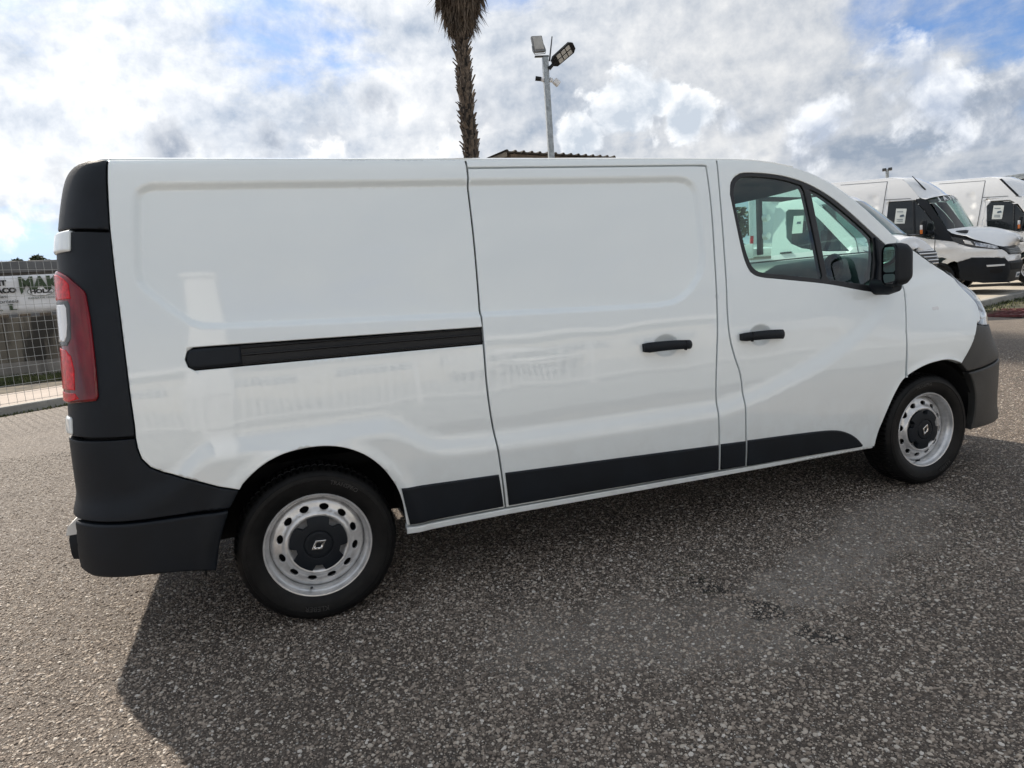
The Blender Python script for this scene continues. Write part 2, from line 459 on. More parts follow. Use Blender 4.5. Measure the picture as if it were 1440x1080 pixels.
def panel(name, S, outline, m, parent=None, step=0.03, off=0.0, inset=0.0, holes=(), fold=0.015, feat=None, rb=0.0025, extra=None, org=(0, 0, 0), hole_fold=True):
    """A sheet cut to `outline` (and `holes`) in the (u,z) chart of surface S, with rounded edges
    turned inwards by `fold`."""
    ol = ccw(outline)
    if inset: ol = [tuple(q) for q in offset_poly(ol, inset)]
    ol = resample(ol, step)
    hs = [resample(ccw(h), step) for h in holes]
    loops = [ol] + hs
    pts = []; edges = []; bnd = []
    for lp in loops:
        s0 = len(pts); pts += lp
        edges += [(s0 + i, s0 + (i + 1) % len(lp)) for i in range(len(lp))]
        bnd.append((s0, len(lp)))
    nb = len(pts)
    o = np.array(ol); lo, hi = o.min(0), o.max(0)
    gx = np.arange(lo[0] + step * 0.5, hi[0], step); gz = np.arange(lo[1] + step * 0.5, hi[1], step)
    cand = []
    if len(gx) and len(gz):
        G = np.stack(np.meshgrid(gx, gz), -1).reshape(-1, 2)
        G[:, 0] += (np.floor((G[:, 1] - lo[1]) / step) % 2) * step * 0.3
        cand.append(G)
    if extra is not None and len(extra): cand.append(np.asarray(extra, float))
    keep = np.zeros((0, 2))
    if cand:
        G = np.vstack(cand)
        ok = inside(G, ol) & (poly_dist(G, ol) > max(step * 0.35, rb * 2.2))
        for h in hs: ok &= ~inside(G, h) & (poly_dist(G, h) > max(step * 0.35, rb * 2.2))
        keep = G[ok]
    rim = []
    if rb > 0:
        for i, lp in enumerate(loops):
            q = offset_poly(lp, rb * 1.6 if i == 0 else -rb * 1.6)
            rim.append(q)
        R = np.vstack(rim)
        ok = inside(R, ol) & (poly_dist(R, ol) > rb * 0.9)
        for h in hs: ok &= ~inside(R, h) & (poly_dist(R, h) > rb * 0.9)
        keep = np.vstack([keep, R[ok]])
    allp = pts + [tuple(q) for q in keep]
    vo, eo, fo, ov, oe, of = delaunay_2d_cdt([Vector(q) for q in allp], edges, [], 0, 1e-6)
    V = np.array([(v.x, v.y) for v in vo])
    F = np.array([f for f in fo if len(f) == 3], int)
    c = V[F].mean(1)
    ok = inside(c, ol)
    for h in hs: ok &= ~inside(c, h)
    F = F[ok]
    a = V[F]; ar = (a[:, 1, 0] - a[:, 0, 0]) * (a[:, 2, 1] - a[:, 0, 1]) - (a[:, 1, 1] - a[:, 0, 1]) * (a[:, 2, 0] - a[:, 0, 0])
    F = np.where((ar < 0)[:, None], F[:, ::-1], F)
    def nrm(u, z, fn, e=8e-4):
        du = fn(u + e, z) - fn(u - e, z); dzv = fn(u, z + e) - fn(u, z - e)
        n = np.cross(du, dzv); L = np.linalg.norm(n, axis=1); L[L < 1e-12] = 1
        return n / L[:, None]
    def pos(u, z):
        b = S(u, z); n0 = nrm(u, z, S)
        h = off - (feat(u, z) if feat is not None else 0.0)
        return b + n0 * (np.asarray(h)[..., None] if np.ndim(h) else h)
    U, Z = V[:, 0], V[:, 1]
    X = pos(U, Z); Nn = nrm(U, Z, pos)
    # boundary loop in output indices
    omap = {}
    for i, lst in enumerate(ov):
        for j in lst: omap[j] = i
    used = set(F.ravel().tolist())
    verts = X.copy(); norms = Nn.copy(); faces = [tuple(f) for f in F]
    extra_v = []; extra_n = []
    base = len(verts)
    for li, (s0, n) in enumerate(bnd):
        idx = [omap.get(s0 + i, -1) for i in range(n)]
        if any(i < 0 or i not in used for i in idx): continue
        ia = np.array(idx)
        tang = X[np.roll(ia, -1)] - X[np.roll(ia, 1)]
        L = np.linalg.norm(tang, axis=1); L[L < 1e-9] = 1; tang /= L[:, None]
        outw = np.cross(tang, Nn[ia])
        if li > 0 and area2(loops[li]) > 0: outw = -outw
        if rb > 0:
            verts[ia] = X[ia] - Nn[ia] * rb
            nn = Nn[ia] * 0.6 + outw * 0.8; norms[ia] = nn / np.linalg.norm(nn, axis=1)[:, None]
        if fold > 0 and (li == 0 or hole_fold):
            top = verts[ia]; bot = top - Nn[ia] * fold
            b0 = base + len(extra_v)
            for q, w in zip(top, outw): extra_v.append(q); extra_n.append(w)
            for q, w in zip(bot, outw): extra_v.append(q); extra_n.append(w)
            for i in range(n):
                j = (i + 1) % n
                f = (b0 + i, b0 + n + i, b0 + n + j, b0 + j)
                faces.append(f if li == 0 else f[::-1])
    if extra_v:
        verts = np.vstack([verts, extra_v]); norms = np.vstack([norms, extra_n])
    me = bpy.data.meshes.new(name)
    me.from_pydata((verts - np.asarray(org)).tolist(), [], [tuple(int(i) for i in f) for f in faces])
    me.materials.append(m)
    me.polygons.foreach_set('use_smooth', [True] * len(me.polygons))
    me.normals_split_custom_set_from_vertices([tuple(q) for q in norms])
    me.update()
    return link(bpy.data.objects.new(name, me), parent)

def loft(name, rows, m, parent=None, org=(0, 0, 0), flip=False, smooth=True, angle=60):
    "rows: equal-length lists of points"
    R = [np.asarray(r, float) for r in rows]; n = len(R[0])
    v = np.vstack(R); f = []
    for i in range(len(R) - 1):
        for j in range(n - 1):
            q = (i * n + j, i * n + j + 1, (i + 1) * n + j + 1, (i + 1) * n + j)
            f.append(q[::-1] if flip else q)
    return mesh(name, v, f, m, parent, smooth, org, angle)

# ================================================================== GROUND
E0 = np.array([13.1, 6.46]); EN = np.array([-0.351, 0.936]); ED = np.array([0.936, 0.351])
def terrain(x, y):
    x = np.asarray(x, float); y = np.asarray(y, float)
    e = (x - E0[0]) * EN[0] + (y - E0[1]) * EN[1]
    return 0.31 * np.clip((e + 6.0) / 6.2, 0, 1) ** 1.3 * sst(4, 10, x)

def asphalt_mat():
    m = bpy.data.materials.new("exposed_aggregate_asphalt"); m.use_nodes = True
    nt = m.node_tree; N = NB(nt); b = nt.nodes['Principled BSDF']
    oc = N.node('ShaderNodeTexCoord').outputs['Object']
    x, y, z = N.sep(oc)
    flat = N.comb(x, y, 0.0)
    wob = N.v('ADD', flat, N.v('SCALE', N.v('SUBTRACT', N.noise(flat, 45.0, 2, 0.5, color=True), (0.5, 0.5, 0.5)), scale=0.010))
    v1 = N.node('ShaderNodeTexVoronoi', feature='F1'); N.set(v1.inputs['Vector'], wob); v1.inputs['Scale'].default_value = 105.0
    v2 = N.node('ShaderNodeTexVoronoi', feature='F1'); N.set(v2.inputs['Vector'], wob); v2.inputs['Scale'].default_value = 190.0
    big = N.noise(flat, 0.55, 5, 0.6); med = N.noise(flat, 3.2, 5, 0.65)
    # how much stone is bared: patchy
    bare = N.ss(N.m('ADD', N.m('MULTIPLY', big, 0.6), N.m('MULTIPLY', med, 0.4)), 0.38, 0.62)
    c1r = N.sep(v1.outputs['Color'])[0]; c2r = N.sep(v2.outputs['Color'])[1]
    ston1 = N.ss(c1r, N.ss(bare, 0, 1, 0.62, 0.34), 0.75)
    shape = N.ss(v1.outputs['Distance'], 0.62, 0.36)
    st = N.m('MULTIPLY', ston1, shape)
    # stone colours
    sc = N.mix(N.sep(v1.outputs['Color'])[1], (0.125, 0.107, 0.091), (0.42, 0.362, 0.30))
    sc = N.mix(N.ss(N.sep(v1.outputs['Color'])[2], 0.86, 0.97), sc, (0.42, 0.40, 0.37))
    binder = N.mix(c2r, (0.040, 0.032, 0.026), (0.122, 0.099, 0.081))
    col = N.mix(st, binder, sc)
    # a dusty worn strip in front of the front wheel, where mud has dried
    def seg(a, bb, w):
        a = Vector((*a, 0)); bb = Vector((*bb, 0)); d = bb - a
        rel = N.v('SUBTRACT', flat, a)
        t = N.m('DIVIDE', N.v('DOT_PRODUCT', rel, d), d.length_squared, clamp=True)
        q = N.v('SUBTRACT', rel, N.v('SCALE', N.comb(d.x, d.y, 0.0), scale=t))
        return N.m('ADD', N.v('LENGTH', q), N.m('MULTIPLY', N.m('SUBTRACT', N.noise(flat, 2.8, 7, 0.70), 0.5), 0.85)), t
    s1, t1 = seg((1.88, -0.66), (3.1, -0.16), 0)
    s2, t2 = seg((0.80, -0.58), (1.50, -0.82), 0)
    dust = N.m('MAXIMUM', N.ss(s1, 0.32, 0.13), N.m('MULTIPLY', N.ss(s2, 0.42, 0.08), 0.75))
    dust = N.m('MULTIPLY', dust, N.ss(N.noise(flat, 9.0, 5, 0.7), 0.25, 0.6, 0.5, 1.0))
    lighter = N.mix(0.55, N.v('SCALE', col, scale=1.6), N.mix(N.noise(flat, 70.0, 4, 0.7), (0.20, 0.186, 0.168), (0.38, 0.355, 0.32)))
    col = N.mix(dust, col, lighter)
    s3, t3 = seg((1.53, -0.36), (1.72, -1.02), 0)
    col = N.mix(N.m('MULTIPLY', N.ss(N.m('ADD', s3, N.m('MULTIPLY', N.m('SUBTRACT', N.noise(flat, 11.0, 4, 0.7), 0.5), 0.22)), 0.045, 0.0), 0.85), col, (0.014, 0.013, 0.012))
    # dark damp streaks and a few mossy spots
    damp = N.ss(N.noise(N.v('MULTIPLY', flat, (1.0, 2.2, 1.0)), 1.7, 5, 0.6), 0.56, 0.72)
    col = N.mix(N.m('MULTIPLY', damp, 0.45), col, (0.022, 0.021, 0.021))
    moss = N.m('MULTIPLY', N.ss(N.noise(flat, 0.9, 4, 0.6), 0.60, 0.72), N.ss(N.noise(flat, 14.0, 4, 0.7), 0.5, 0.7))
    col = N.mix(N.m('MULTIPLY', moss, 0.5), col, (0.055, 0.060, 0.022))
    # further away the yard is dustier, and paler to bounce light onto the van
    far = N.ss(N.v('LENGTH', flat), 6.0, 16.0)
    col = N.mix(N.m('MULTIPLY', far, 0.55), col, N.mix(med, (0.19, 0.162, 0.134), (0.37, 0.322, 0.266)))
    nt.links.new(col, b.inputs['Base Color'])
    nt.links.new(N.ss(N.noise(flat, 30.0, 3, 0.6), 0.3, 0.7, 0.62, 0.92), b.inputs['Roughness'])
    b.inputs['Specular IOR Level'].default_value = 0.35
    h = N.m('ADD', N.m('MULTIPLY', N.m('SUBTRACT', 1.0, v1.outputs['Distance']), N.m('ADD', N.m('MULTIPLY', st, 0.8), 0.3)), N.m('MULTIPLY', N.m('SUBTRACT', 1.0, v2.outputs['Distance']), 0.35))
    bn = N.node('ShaderNodeBump'); bn.inputs['Strength'].default_value = 1.0; bn.inputs['Distance'].default_value = 0.007
    nt.links.new(h, bn.inputs['Height']); nt.links.new(bn.outputs[0], b.inputs['Normal'])
    return m
M_ASPHALT = asphalt_mat()

def axis(lo, hi, step, far):
    a = list(np.arange(lo, hi + 1e-6, step)); d = step; q = hi
    while q < far:
        d *= 1.35; q += d; a.append(q)
    d = step; q = lo
    while q > -far:
        d *= 1.35; q -= d; a.insert(0, q)
    return np.array(a)
gx = axis(-4, 20, 0.5, 900); gy = axis(-5, 14, 0.5, 900)
GX, GY = np.meshgrid(gx, gy)
GZ = terrain(GX, GY) * (1 - sst(30, 80, np.hypot(GX, GY)))
nx = len(gx)
gv = np.stack([GX, GY, GZ], -1).reshape(-1, 3)
gf = [(j * nx + i, j * nx + i + 1, (j + 1) * nx + i + 1, (j + 1) * nx + i) for j in range(len(gy) - 1) for i in range(nx - 1)]
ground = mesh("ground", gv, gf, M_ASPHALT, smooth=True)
tag(ground, kind='structure')

# loose and half-bedded stones of the worn surface near the camera (one mass of gravel)
def gravel():
    st = 0.14
    xs = np.arange(-4.5, 8.5, st); ys = np.arange(-2.9, 5.4, st)
    X, Y = np.meshgrid(xs, ys)
    v = np.stack([X, Y, terrain(X, Y) + 0.0005], -1).reshape(-1, 3); n = len(xs)
    f = [(j * n + i, j * n + i + 1, (j + 1) * n + i + 1, (j + 1) * n + i) for j in range(len(ys) - 1) for i in range(n - 1)]
    m = bpy.data.materials.new("gravel_stone"); m.use_nodes = True
    N = NB(m.node_tree); b = m.node_tree.nodes['Principled BSDF']
    r = N.node('ShaderNodeObjectInfo').outputs['Random']
    ramp = N.node('ShaderNodeValToRGB')
    el = ramp.color_ramp.elements
    el[0].position = 0.0; el[0].color = (0.122, 0.100, 0.083, 1)
    el[1].position = 1.0; el[1].color = (0.60, 0.56, 0.51, 1)
    for p_, c_ in ((0.35, (0.21, 0.174, 0.143, 1)), (0.60, (0.32, 0.268, 0.22, 1)), (0.80, (0.42, 0.362, 0.30, 1)), (0.93, (0.47, 0.43, 0.375, 1))):
        q = el.new(p_); q.color = c_
    m.node_tree.links.new(r, ramp.inputs[0])
    m.node_tree.links.new(ramp.outputs[0], b.inputs['Base Color'])
    b.inputs['Roughness'].default_value = 0.75
    b.inputs['Specular IOR Level'].default_value = 0.3
    o = mesh("gravel", v, f, m)
    tag(o, kind='stuff')
    dens = []
    for q in v:
        d = sqrt((q[0] + 0.1) ** 2 + (q[1] + 2.8) ** 2)
        cl = 0.5 + 0.5 * noise.noise(Vector((q[0] * 0.8, q[1] * 0.8, 3.0))) + 0.35 * noise.noise(Vector((q[0] * 3, q[1] * 3, 9.0)))
        seg = seg_dist(np.array([[q[0], q[1]]]), np.array([1.88, -0.66]), np.array([3.1, -0.16]))[0]
        k = 0.8 if seg < 0.22 else 1.0
        dens.append(17000 * k * (0.35 + 0.9 * max(0, cl)) * min(1.0, (3.4 / max(d, 0.5)) ** 1.6))
    at = o.data.attributes.new('stone_density', 'FLOAT', 'POINT')
    at.data.foreach_set('value', dens)
    ng = bpy.data.node_groups.new("scatter_stones", 'GeometryNodeTree')
    ng.interface.new_socket('Geometry', in_out='INPUT', socket_type='NodeSocketGeometry')
    ng.interface.new_socket('Geometry', in_out='OUTPUT', socket_type='NodeSocketGeometry')
    g = NB(ng)
    gi = g.node('NodeGroupInput'); go = g.node('NodeGroupOutput')
    dp = g.node('GeometryNodeDistributePointsOnFaces', distribute_method='RANDOM')
    na = g.node('GeometryNodeInputNamedAttribute', data_type='FLOAT'); na.inputs['Name'].default_value = 'stone_density'
    ng.links.new(gi.outputs[0], dp.inputs['Mesh'])
    ng.links.new(na.outputs['Attribute'], dp.inputs['Density'])
    dp.inputs['Seed'].default_value = 3
    stones = []
    ji = g.node('GeometryNodeGeometryToInstance')
    for k in range(5):
        ico = g.node('GeometryNodeMeshIcoSphere'); ico.inputs['Radius'].default_value = 1.0; ico.inputs['Subdivisions'].default_value = 2 if k < 2 else 1
        sp = g.node('GeometryNodeSetPosition')
        nz = g.node('ShaderNodeTexNoise', noise_dimensions='4D'); nz.inputs['Scale'].default_value = 0.9; nz.inputs['W'].default_value = k * 3.7
        ng.links.new(g.node('GeometryNodeInputPosition').outputs[0], nz.inputs['Vector'])
        ofs = g.v('SCALE', g.v('SUBTRACT', nz.outputs['Color'], (0.5, 0.5, 0.5)), scale=1.5)
        ng.links.new(ico.outputs[0], sp.inputs['Geometry']); ng.links.new(ofs, sp.inputs['Offset'])
        sm = g.node('GeometryNodeSetMaterial'); sm.inputs['Material'].default_value = m
        ng.links.new(sp.outputs[0], sm.inputs[0])
        gti = g.node('GeometryNodeGeometryToInstance')
        ng.links.new(sm.outputs[0], gti.inputs[0]); stones.append(gti.outputs[0])
    jn = g.node('GeometryNodeJoinGeometry')
    for s in reversed(stones): ng.links.new(s, jn.inputs[0])
    ip = g.node('GeometryNodeInstanceOnPoints')
    ng.links.new(dp.outputs['Points'], ip.inputs['Points']); ng.links.new(jn.outputs[0], ip.inputs['Instance'])
    ip.inputs['Pick Instance'].default_value = True
    rr = g.node('FunctionNodeRandomValue', data_type='FLOAT_VECTOR')
    rr.inputs[0].default_value = (-0.35, -0.35, 0); rr.inputs[1].default_value = (0.35, 0.35, 6.283)
    ng.links.new(rr.outputs[0], ip.inputs['Rotation'])
    r1 = g.node('FunctionNodeRandomValue', data_type='FLOAT'); r1.inputs[2].default_value = 0.0; r1.inputs[3].default_value = 1.0; r1.inputs['Seed'].default_value = 5
    siz = g.m('ADD', 0.0021, g.m('MULTIPLY', g.m('POWER', r1.outputs[1], 4.0), 0.0066))
    r2 = g.node('FunctionNodeRandomValue', data_type='FLOAT_VECTOR'); r2.inputs[0].default_value = (0.75, 0.7, 0.40); r2.inputs[1].default_value = (1.35, 1.0, 0.70); r2.inputs['Seed'].default_value = 8
    ng.links.new(g.v('SCALE', r2.outputs[0], scale=siz), ip.inputs['Scale'])
    ng.links.new(ip.outputs[0], go.inputs[0])
    md = o.modifiers.new("stones", 'NODES'); md.node_group = ng
gravel()

# forecourt with its concrete kerb (right), kerb and verge by the fence (left)
def concrete_mat(name, c, var=0.35, stain=0.4, sc=3.0):
    m = bpy.data.materials.new(name); m.use_nodes = True
    N = NB(m.node_tree); b = m.node_tree.nodes['Principled BSDF']
    oc = N.node('ShaderNodeTexCoord').outputs['Object']
    a = N.noise(oc, sc, 7, 0.65); q = N.noise(oc, sc * 14, 4, 0.7)
    col = N.mix(N.ss(a, 0.3, 0.7), tuple(k * (1 - var) for k in c), c)
    col = N.mix(N.m('MULTIPLY', N.ss(N.noise(N.v('MULTIPLY', oc, (1.0, 1.0, 0.18)), sc * 1.7, 6, 0.7), 0.5, 0.72), stain), col, tuple(k * 0.25 for k in c))
    col = N.mix(N.m('MULTIPLY', q, 0.35), col, tuple(min(1, k * 1.25) for k in c))
    m.node_tree.links.new(col, b.inputs['Base Color'])
    b.inputs['Roughness'].default_value = 0.85
    bn = N.node('ShaderNodeBump'); bn.inputs['Strength'].default_value = 0.6; bn.inputs['Distance'].default_value = 0.006
    m.node_tree.links.new(q, bn.inputs['Height']); m.node_tree.links.new(bn.outputs[0], b.inputs['Normal'])
    return m
M_CONC = concrete_mat("kerb_concrete", (0.34, 0.33, 0.30), 0.35, 0.5)
M_OLDCONC = concrete_mat("old_wall_concrete", (0.30, 0.275, 0.24), 0.5, 0.85, 1.3)
M_FORE = concrete_mat("forecourt_dust", (0.42, 0.38, 0.315), 0.25, 0.15, 1.2)
M_PINK = concrete_mat("pinkish_path", (0.34, 0.29, 0.25), 0.2, 0.2, 1.0)
def edge_pt(s, e, z): return (*(E0 + ED * s + EN * e), z)
fo = mesh("forecourt_pavement", [edge_pt(-7, 0.16, 0.435), edge_pt(70, 0.16, 0.435), edge_pt(70, 1.0, 0.485), edge_pt(-7, 1.0, 0.485), edge_pt(70, 60, 0.6), edge_pt(-7, 60, 0.6), edge_pt(-7, 0.16, -0.2), edge_pt(-7, 60, -0.2)],
          [(0, 1, 2, 3), (3, 2, 4, 5), (0, 3, 5, 7, 6)], M_FORE)
tag(fo, kind='structure')
def strip(name, prof_pts, s0, s1, m, nseg, p0, d, nrm_):
    v = []; f = []
    k = len(prof_pts)
    for i in range(nseg + 1):
        s = s0 + (s1 - s0) * i / nseg
        for e, z in prof_pts: v.append((p0[0] + d[0] * s + nrm_[0] * e, p0[1] + d[1] * s + nrm_[1] * e, z))
    for i in range(nseg):
        for j in range(k): f.append((i * k + j, i * k + (j + 1) % k, (i + 1) * k + (j + 1) % k, (i + 1) * k + j))
    f.append(tuple(range(k))); f.append(tuple(range(len(v) - 1, len(v) - k - 1, -1)))
    o = mesh(name, v, f, m)
    bm = bmesh.new(); bm.from_mesh(o.data); bmesh.ops.recalc_face_normals(bm, faces=bm.faces); bm.to_mesh(o.data); bm.free()
    return tag(o, kind='structure')
strip("kerb", [(-0.02, -0.1), (0.0, 0.42), (0.02, 0.44), (0.157, 0.44), (0.157, -0.1)], -7, 4.2, M_CONC, 14, E0, ED, EN)
fo2 = mesh("forecourt_pavement", [edge_pt(4.36, -3.0, .4352), edge_pt(70, -3.0, .4352), edge_pt(70, .158, .4352), edge_pt(4.36, .158, .4352)], [(0, 1, 2, 3)], M_FORE)
tag(fo2, kind='structure')
K1 = E0 + ED * 4.2
strip("kerb", [(-0.16, -0.1), (-0.16, 0.44), (-0.02, 0.44), (0.0, 0.42), (0.02, -0.1)], -.02, 3.0, M_CONC, 6, K1, -EN, ED * -1)
K2 = E0 + ED * 4.2 - EN * 3.0
strip("kerb", [(-0.02, -0.1), (0.0, 0.42), (0.02, 0.44), (0.157, 0.44), (0.157, -0.1)], 0, 60, M_CONC, 60, K2, ED, EN)
# verge at the foot of the right kerb
M_MOSS = mat("mossy_earth", (0.045, 0.050, 0.022), 0.95, var=0.6, vscale=6, tint=(0.10, 0.09, 0.05))
vg = []
for s in np.arange(-5, 40, 0.6):
    w = 0.55 + 0.25 * noise.noise(Vector((s * 0.7, 0, 5)))
    for e in (-0.012, -w):
        q = E0 + ED * s + EN * e; vg.append((q[0], q[1], float(terrain(*q)) + (0.012 if e > -0.1 else 0.0045)))
tag(mesh("verge", vg, [(2 * i, 2 * i + 1, 2 * i + 3, 2 * i + 2) for i in range(len(vg) // 2 - 1)], M_MOSS), kind='structure')
# drain grate set in the yard
gr = thing("drain_grate", "rusty red steel drain grate in the asphalt before the kerb", "drain grate", (12.25, 5.52, float(terrain(12.25, 5.52))), atan2(ED[1], ED[0]))
M_RUST = mat("red_oxide_steel", (0.12, 0.030, 0.030), 0.75, var=0.4, vscale=20)
bm = bmesh.new()
for s in (-1, 1):
    bbox(bm, Vector((0, s * 0.40, 0.012)), (1.5, 0.05, 0.035)); bbox(bm, Vector((s * 0.77, 0, 0.012)), (0.05, 0.85, 0.033))
bm_obj("frame", bm, M_RUST, gr)
for k in range(6):
    box("bar", (-0.625 + 0.25 * k, 0, 0.016), (0.045, 0.74, 0.02), M_RUST, gr)
for k in range(3):
    box("bar", (0, -0.2 + 0.2 * k, 0.010), (1.48, 0.045, 0.018), M_RUST, gr)
o = box("sump", (0, 0, -0.001), (1.48, 0.75, 0.006), M_DARK, gr)

# ================================================================== THE WHITE VAN
ORG = (1.75, 0.978, 0.0)
HALF = 0.978
prof = pchip([.15, .3, .45, .6, .8, 1.0, 1.2, 1.4, 1.6, 1.75, 1.85, 1.90, 1.93, 1.95], [.05, .03, .014, .006, 0, .005, .025, .054, .086, .113, .135, .15, .168, .20])
xrear = pchip([.2, .36, .45, .55, .65, .8, .9, 1.0, 1.1, 1.25, 1.4, 1.5, 1.6, 1.7, 1.8, 1.85, 1.9, 1.94], [-.919, -.893, -.893, -.885, -.881, -.877, -.874, -.865, -.857, -.849, -.843, -.839, -.835, -.819, -.8, -.788, -.771, -.752])
xfront = pchip([.22, .28, .31, .36, .45, .55, .65, .70, .76, .85, .92, .97, 1.05, 1.12, 1.18, 1.25, 1.35, 1.5],
               [4.441, 4.438, 4.437, 4.41, 4.388, 4.386, 4.381, 4.377, 4.339, 4.272, 4.25, 4.261, 4.246, 4.193, 4.061, 3.95, 3.85, 3.8])
def VS(u, z):
    u = np.asarray(u, float); z = np.asarray(z, float) + 0 * u
    y = prof(z) + .10 * sst(2.6, 4.2, u) * sst(.85, 1.25, z)
    tr = np.clip((-.60 - u) / .5 * pi / 2, 0, pi / 2); ar = -.60 - xrear(z)
    tf = np.clip((u - 3.75) / .95 * pi / 2, 0, pi / 2); af = xfront(z) - 3.75
    x = np.where(u < -.60, -.60 - ar * np.sin(tr), np.where(u > 3.75, 3.75 + af * np.sin(tf), u))
    y = y + np.where(u < -.60, .26 * (1 - np.cos(tr)), 0) + np.where(u > 3.75, .4 * (1 - np.cos(tf)), 0)
    er = np.maximum(-1.10 - u, 0); ef = np.maximum(u - 4.70, 0)
    y = y + er + ef
    x = x - .02 * (1 - (1 - np.clip(er / .6, 0, 1)) ** 2) + .07 * (1 - (1 - np.clip(ef / .58, 0, 1)) ** 2)
    return np.stack([x, y, z], -1)
ROOF = [(-1.75, 1.80), (-1.10, 1.825), (-1.0, 1.872), (-.9, 1.912), (-.78, 1.934), (-.59, 1.942), (.05, 1.936), (.82, 1.93), (2.15, 1.921), (2.381, 1.913), (2.56, 1.887), (2.736, 1.842), (2.882, 1.772), (3.034, 1.678), (3.193, 1.56), (3.321, 1.463), (3.457, 1.392), (3.70, 1.266), (3.90, 1.208), (4.04, 1.168), (4.25, 1.085), (4.5, 1.01), (4.7, .99), (5.28, .975)]
Ez = pchip([q[0] for q in ROOF], [q[1] for q in ROOF])
RECESS = [(-.516, 1.789), (-.503, 1.82), (-.475, 1.838), (-.44, 1.845), (.134, 1.842), (.814, 1.838), (1.90, 1.834), (1.95, 1.826), (1.985, 1.80), (2.004, 1.761), (2.007, 1.644), (1.995, 1.45), (1.984, 1.39), (1.96, 1.335), (1.90, 1.272), (1.84, 1.23), (1.78, 1.208), (1.70, 1.2), (1.558, 1.202), (.792, 1.228), (-.27, 1.271), (-.33, 1.277), (-.38, 1.298), (-.455, 1.365), (-.52, 1.435), (-.54, 1.47), (-.542, 1.52), (-.53, 1.669)]
SW_U = [-.7, -.55, -.35, .3, .55, .78, 1.95, 2.2, 2.4, 2.64, 2.89, 3.12, 3.3, 3.6]
SW_Z = [.62, .66, .80, .80, .68, .665, .655, .69, .745, .82, .93, 1.07, 1.18, 1.22]
swz = pchip(SW_U, SW_Z)
HANDLES = [(1.709, 1.012), (2.274, 1.010)]
def vfeat(u, z):
    "how far the skin sits inside the plain surface"
    u = np.asarray(u, float); z = np.asarray(z, float)
    Pq = np.stack([u.ravel(), z.ravel()], 1)
    d = sdf(Pq, RECESS).reshape(u.shape)
    h = .023 * sst(-.002, .030, d)
    zf = swz(u)
    h = h - .020 * (1 - sst(zf - .035, zf + .065, z))
    for cx, cz in HANDLES:
        r = np.hypot((u - cx) / .078, (z - cz - .003) / .060)
        h = h + .020 * (1 - sst(.35, 1.0, r))
    # slight unevenness of the pressed sheet
    h = h + .0003 * (np.sin(u * 9.1 + 1.3 * np.sin(z * 7)) * np.cos(z * 11 + u * 3.1) + .7 * np.sin(u * 17 + 2 + z * 5))
    # rolled wheel-arch lips
    for cx, cz, r0 in ((0.0, .335, .425), (3.5, .335, .405)):
        r = np.hypot(u - cx, z - cz)
        h = h - .007 * np.exp(-((r - r0) / .03) ** 2)
    return h
def pband(poly, ws, step):
    "extra sample points along a line at several offsets"
    out = []
    l = resample(ccw(poly), step)
    for w in ws: out += [tuple(q) for q in offset_poly(l, w)]
    return out
XTRA = pband(RECESS, (-.006, .002, .009, .016, .023, .031), .02)
for u in np.arange(-.6, 3.6, .022):
    for dz in (-.045, -.015, .02, .05, .085): XTRA.append((u, float(swz(u)) + dz))
for cx, cz in HANDLES:
    for r in (.2, .4, .55, .7, .85, 1.0): XTRA += [(cx + .078 * r * cos(t), cz + .003 + .060 * r * sin(t)) for t in np.linspace(0, 2 * pi, 40)[:-1]]
XTRA = np.array(XTRA)

van = thing("panel_van", "big white panel van with black plastic corners in the foreground, seen from its right side", "van", ORG)
def vp(name, poly, m, off=0.0, step=.028, inset=0.0, holes=(), fold=.030, rb=.0025, feat=vfeat, extra=XTRA, parent=None):
    return panel(name, VS, poly, m, parent or van, step, off, inset, holes, fold, feat, rb, extra, ORG)
CLAD = [(-.589, 1.938), (-.596, 1.847), (-.606, 1.667), (-.608, 1.525), (-.607, 1.388), (-.607, 1.214), (-.608, 1.067), (-.608, .938), (-.611, .895)]
CLADLOW = [(-.611, .895), (-.609, .854), (-.600, .812), (-.575, .775), (-.534, .748), (-.438, .707), (-.345, .662), (-.277, .641)]
ARCH = [(-.395, .335), (-.372, .43), (-.336, .528), (-.277, .636), (-.217, .696), (-.151, .737), (-.067, .762), (.037, .767), (.132, .749), (.215, .707), (.275, .650), (.314, .590), (.342, .528), (.358, .455), (.366, .361)]
ARCH = smooth_line(ARCH, .03)
FARCH = smooth_line([(3.051, .307), (3.072, .402), (3.13, .526), (3.185, .615), (3.25, .682), (3.379, .731), (3.502, .748), (3.593, .745), (3.690, .713), (3.768, .654), (3.817, .57), (3.845, .483), (3.848, .372), (3.829, .289)], .03)
def arch_split(A, u): return [q for q in A if q[0] <= u], [q for q in A if q[0] > u]
SL_R = smooth_line([(.816, 1.886), (.812, 1.803), (.808, 1.589), (.799, 1.371), (.792, 1.247), (.786, 1.117), (.782, .948), (.788, .8), (.804, .651), (.817, .495), (.825, .358)], .04)
SL_F = smooth_line([(2.075, 1.883), (2.065, 1.656), (2.037, 1.316), (2.022, 1.147), (1.992, .854), (1.986, .702), (1.989, .5), (1.988, .342)], .04)
FD_R = smooth_line([(2.150, 1.921), (2.132, 1.769), (2.098, 1.312), (2.083, 1.142), (2.083, 1.024), (2.106, .917), (2.137, .822), (2.150, .681), (2.155, .491), (2.158, .335)], .04)
FD_F = [(3.325, 1.460), (3.306, 1.171), (3.262, .95), (3.250, .682)]
TOPQ = [(u, float(Ez(u))) for u in np.arange(-.55, .80, .1)]
G = .0042
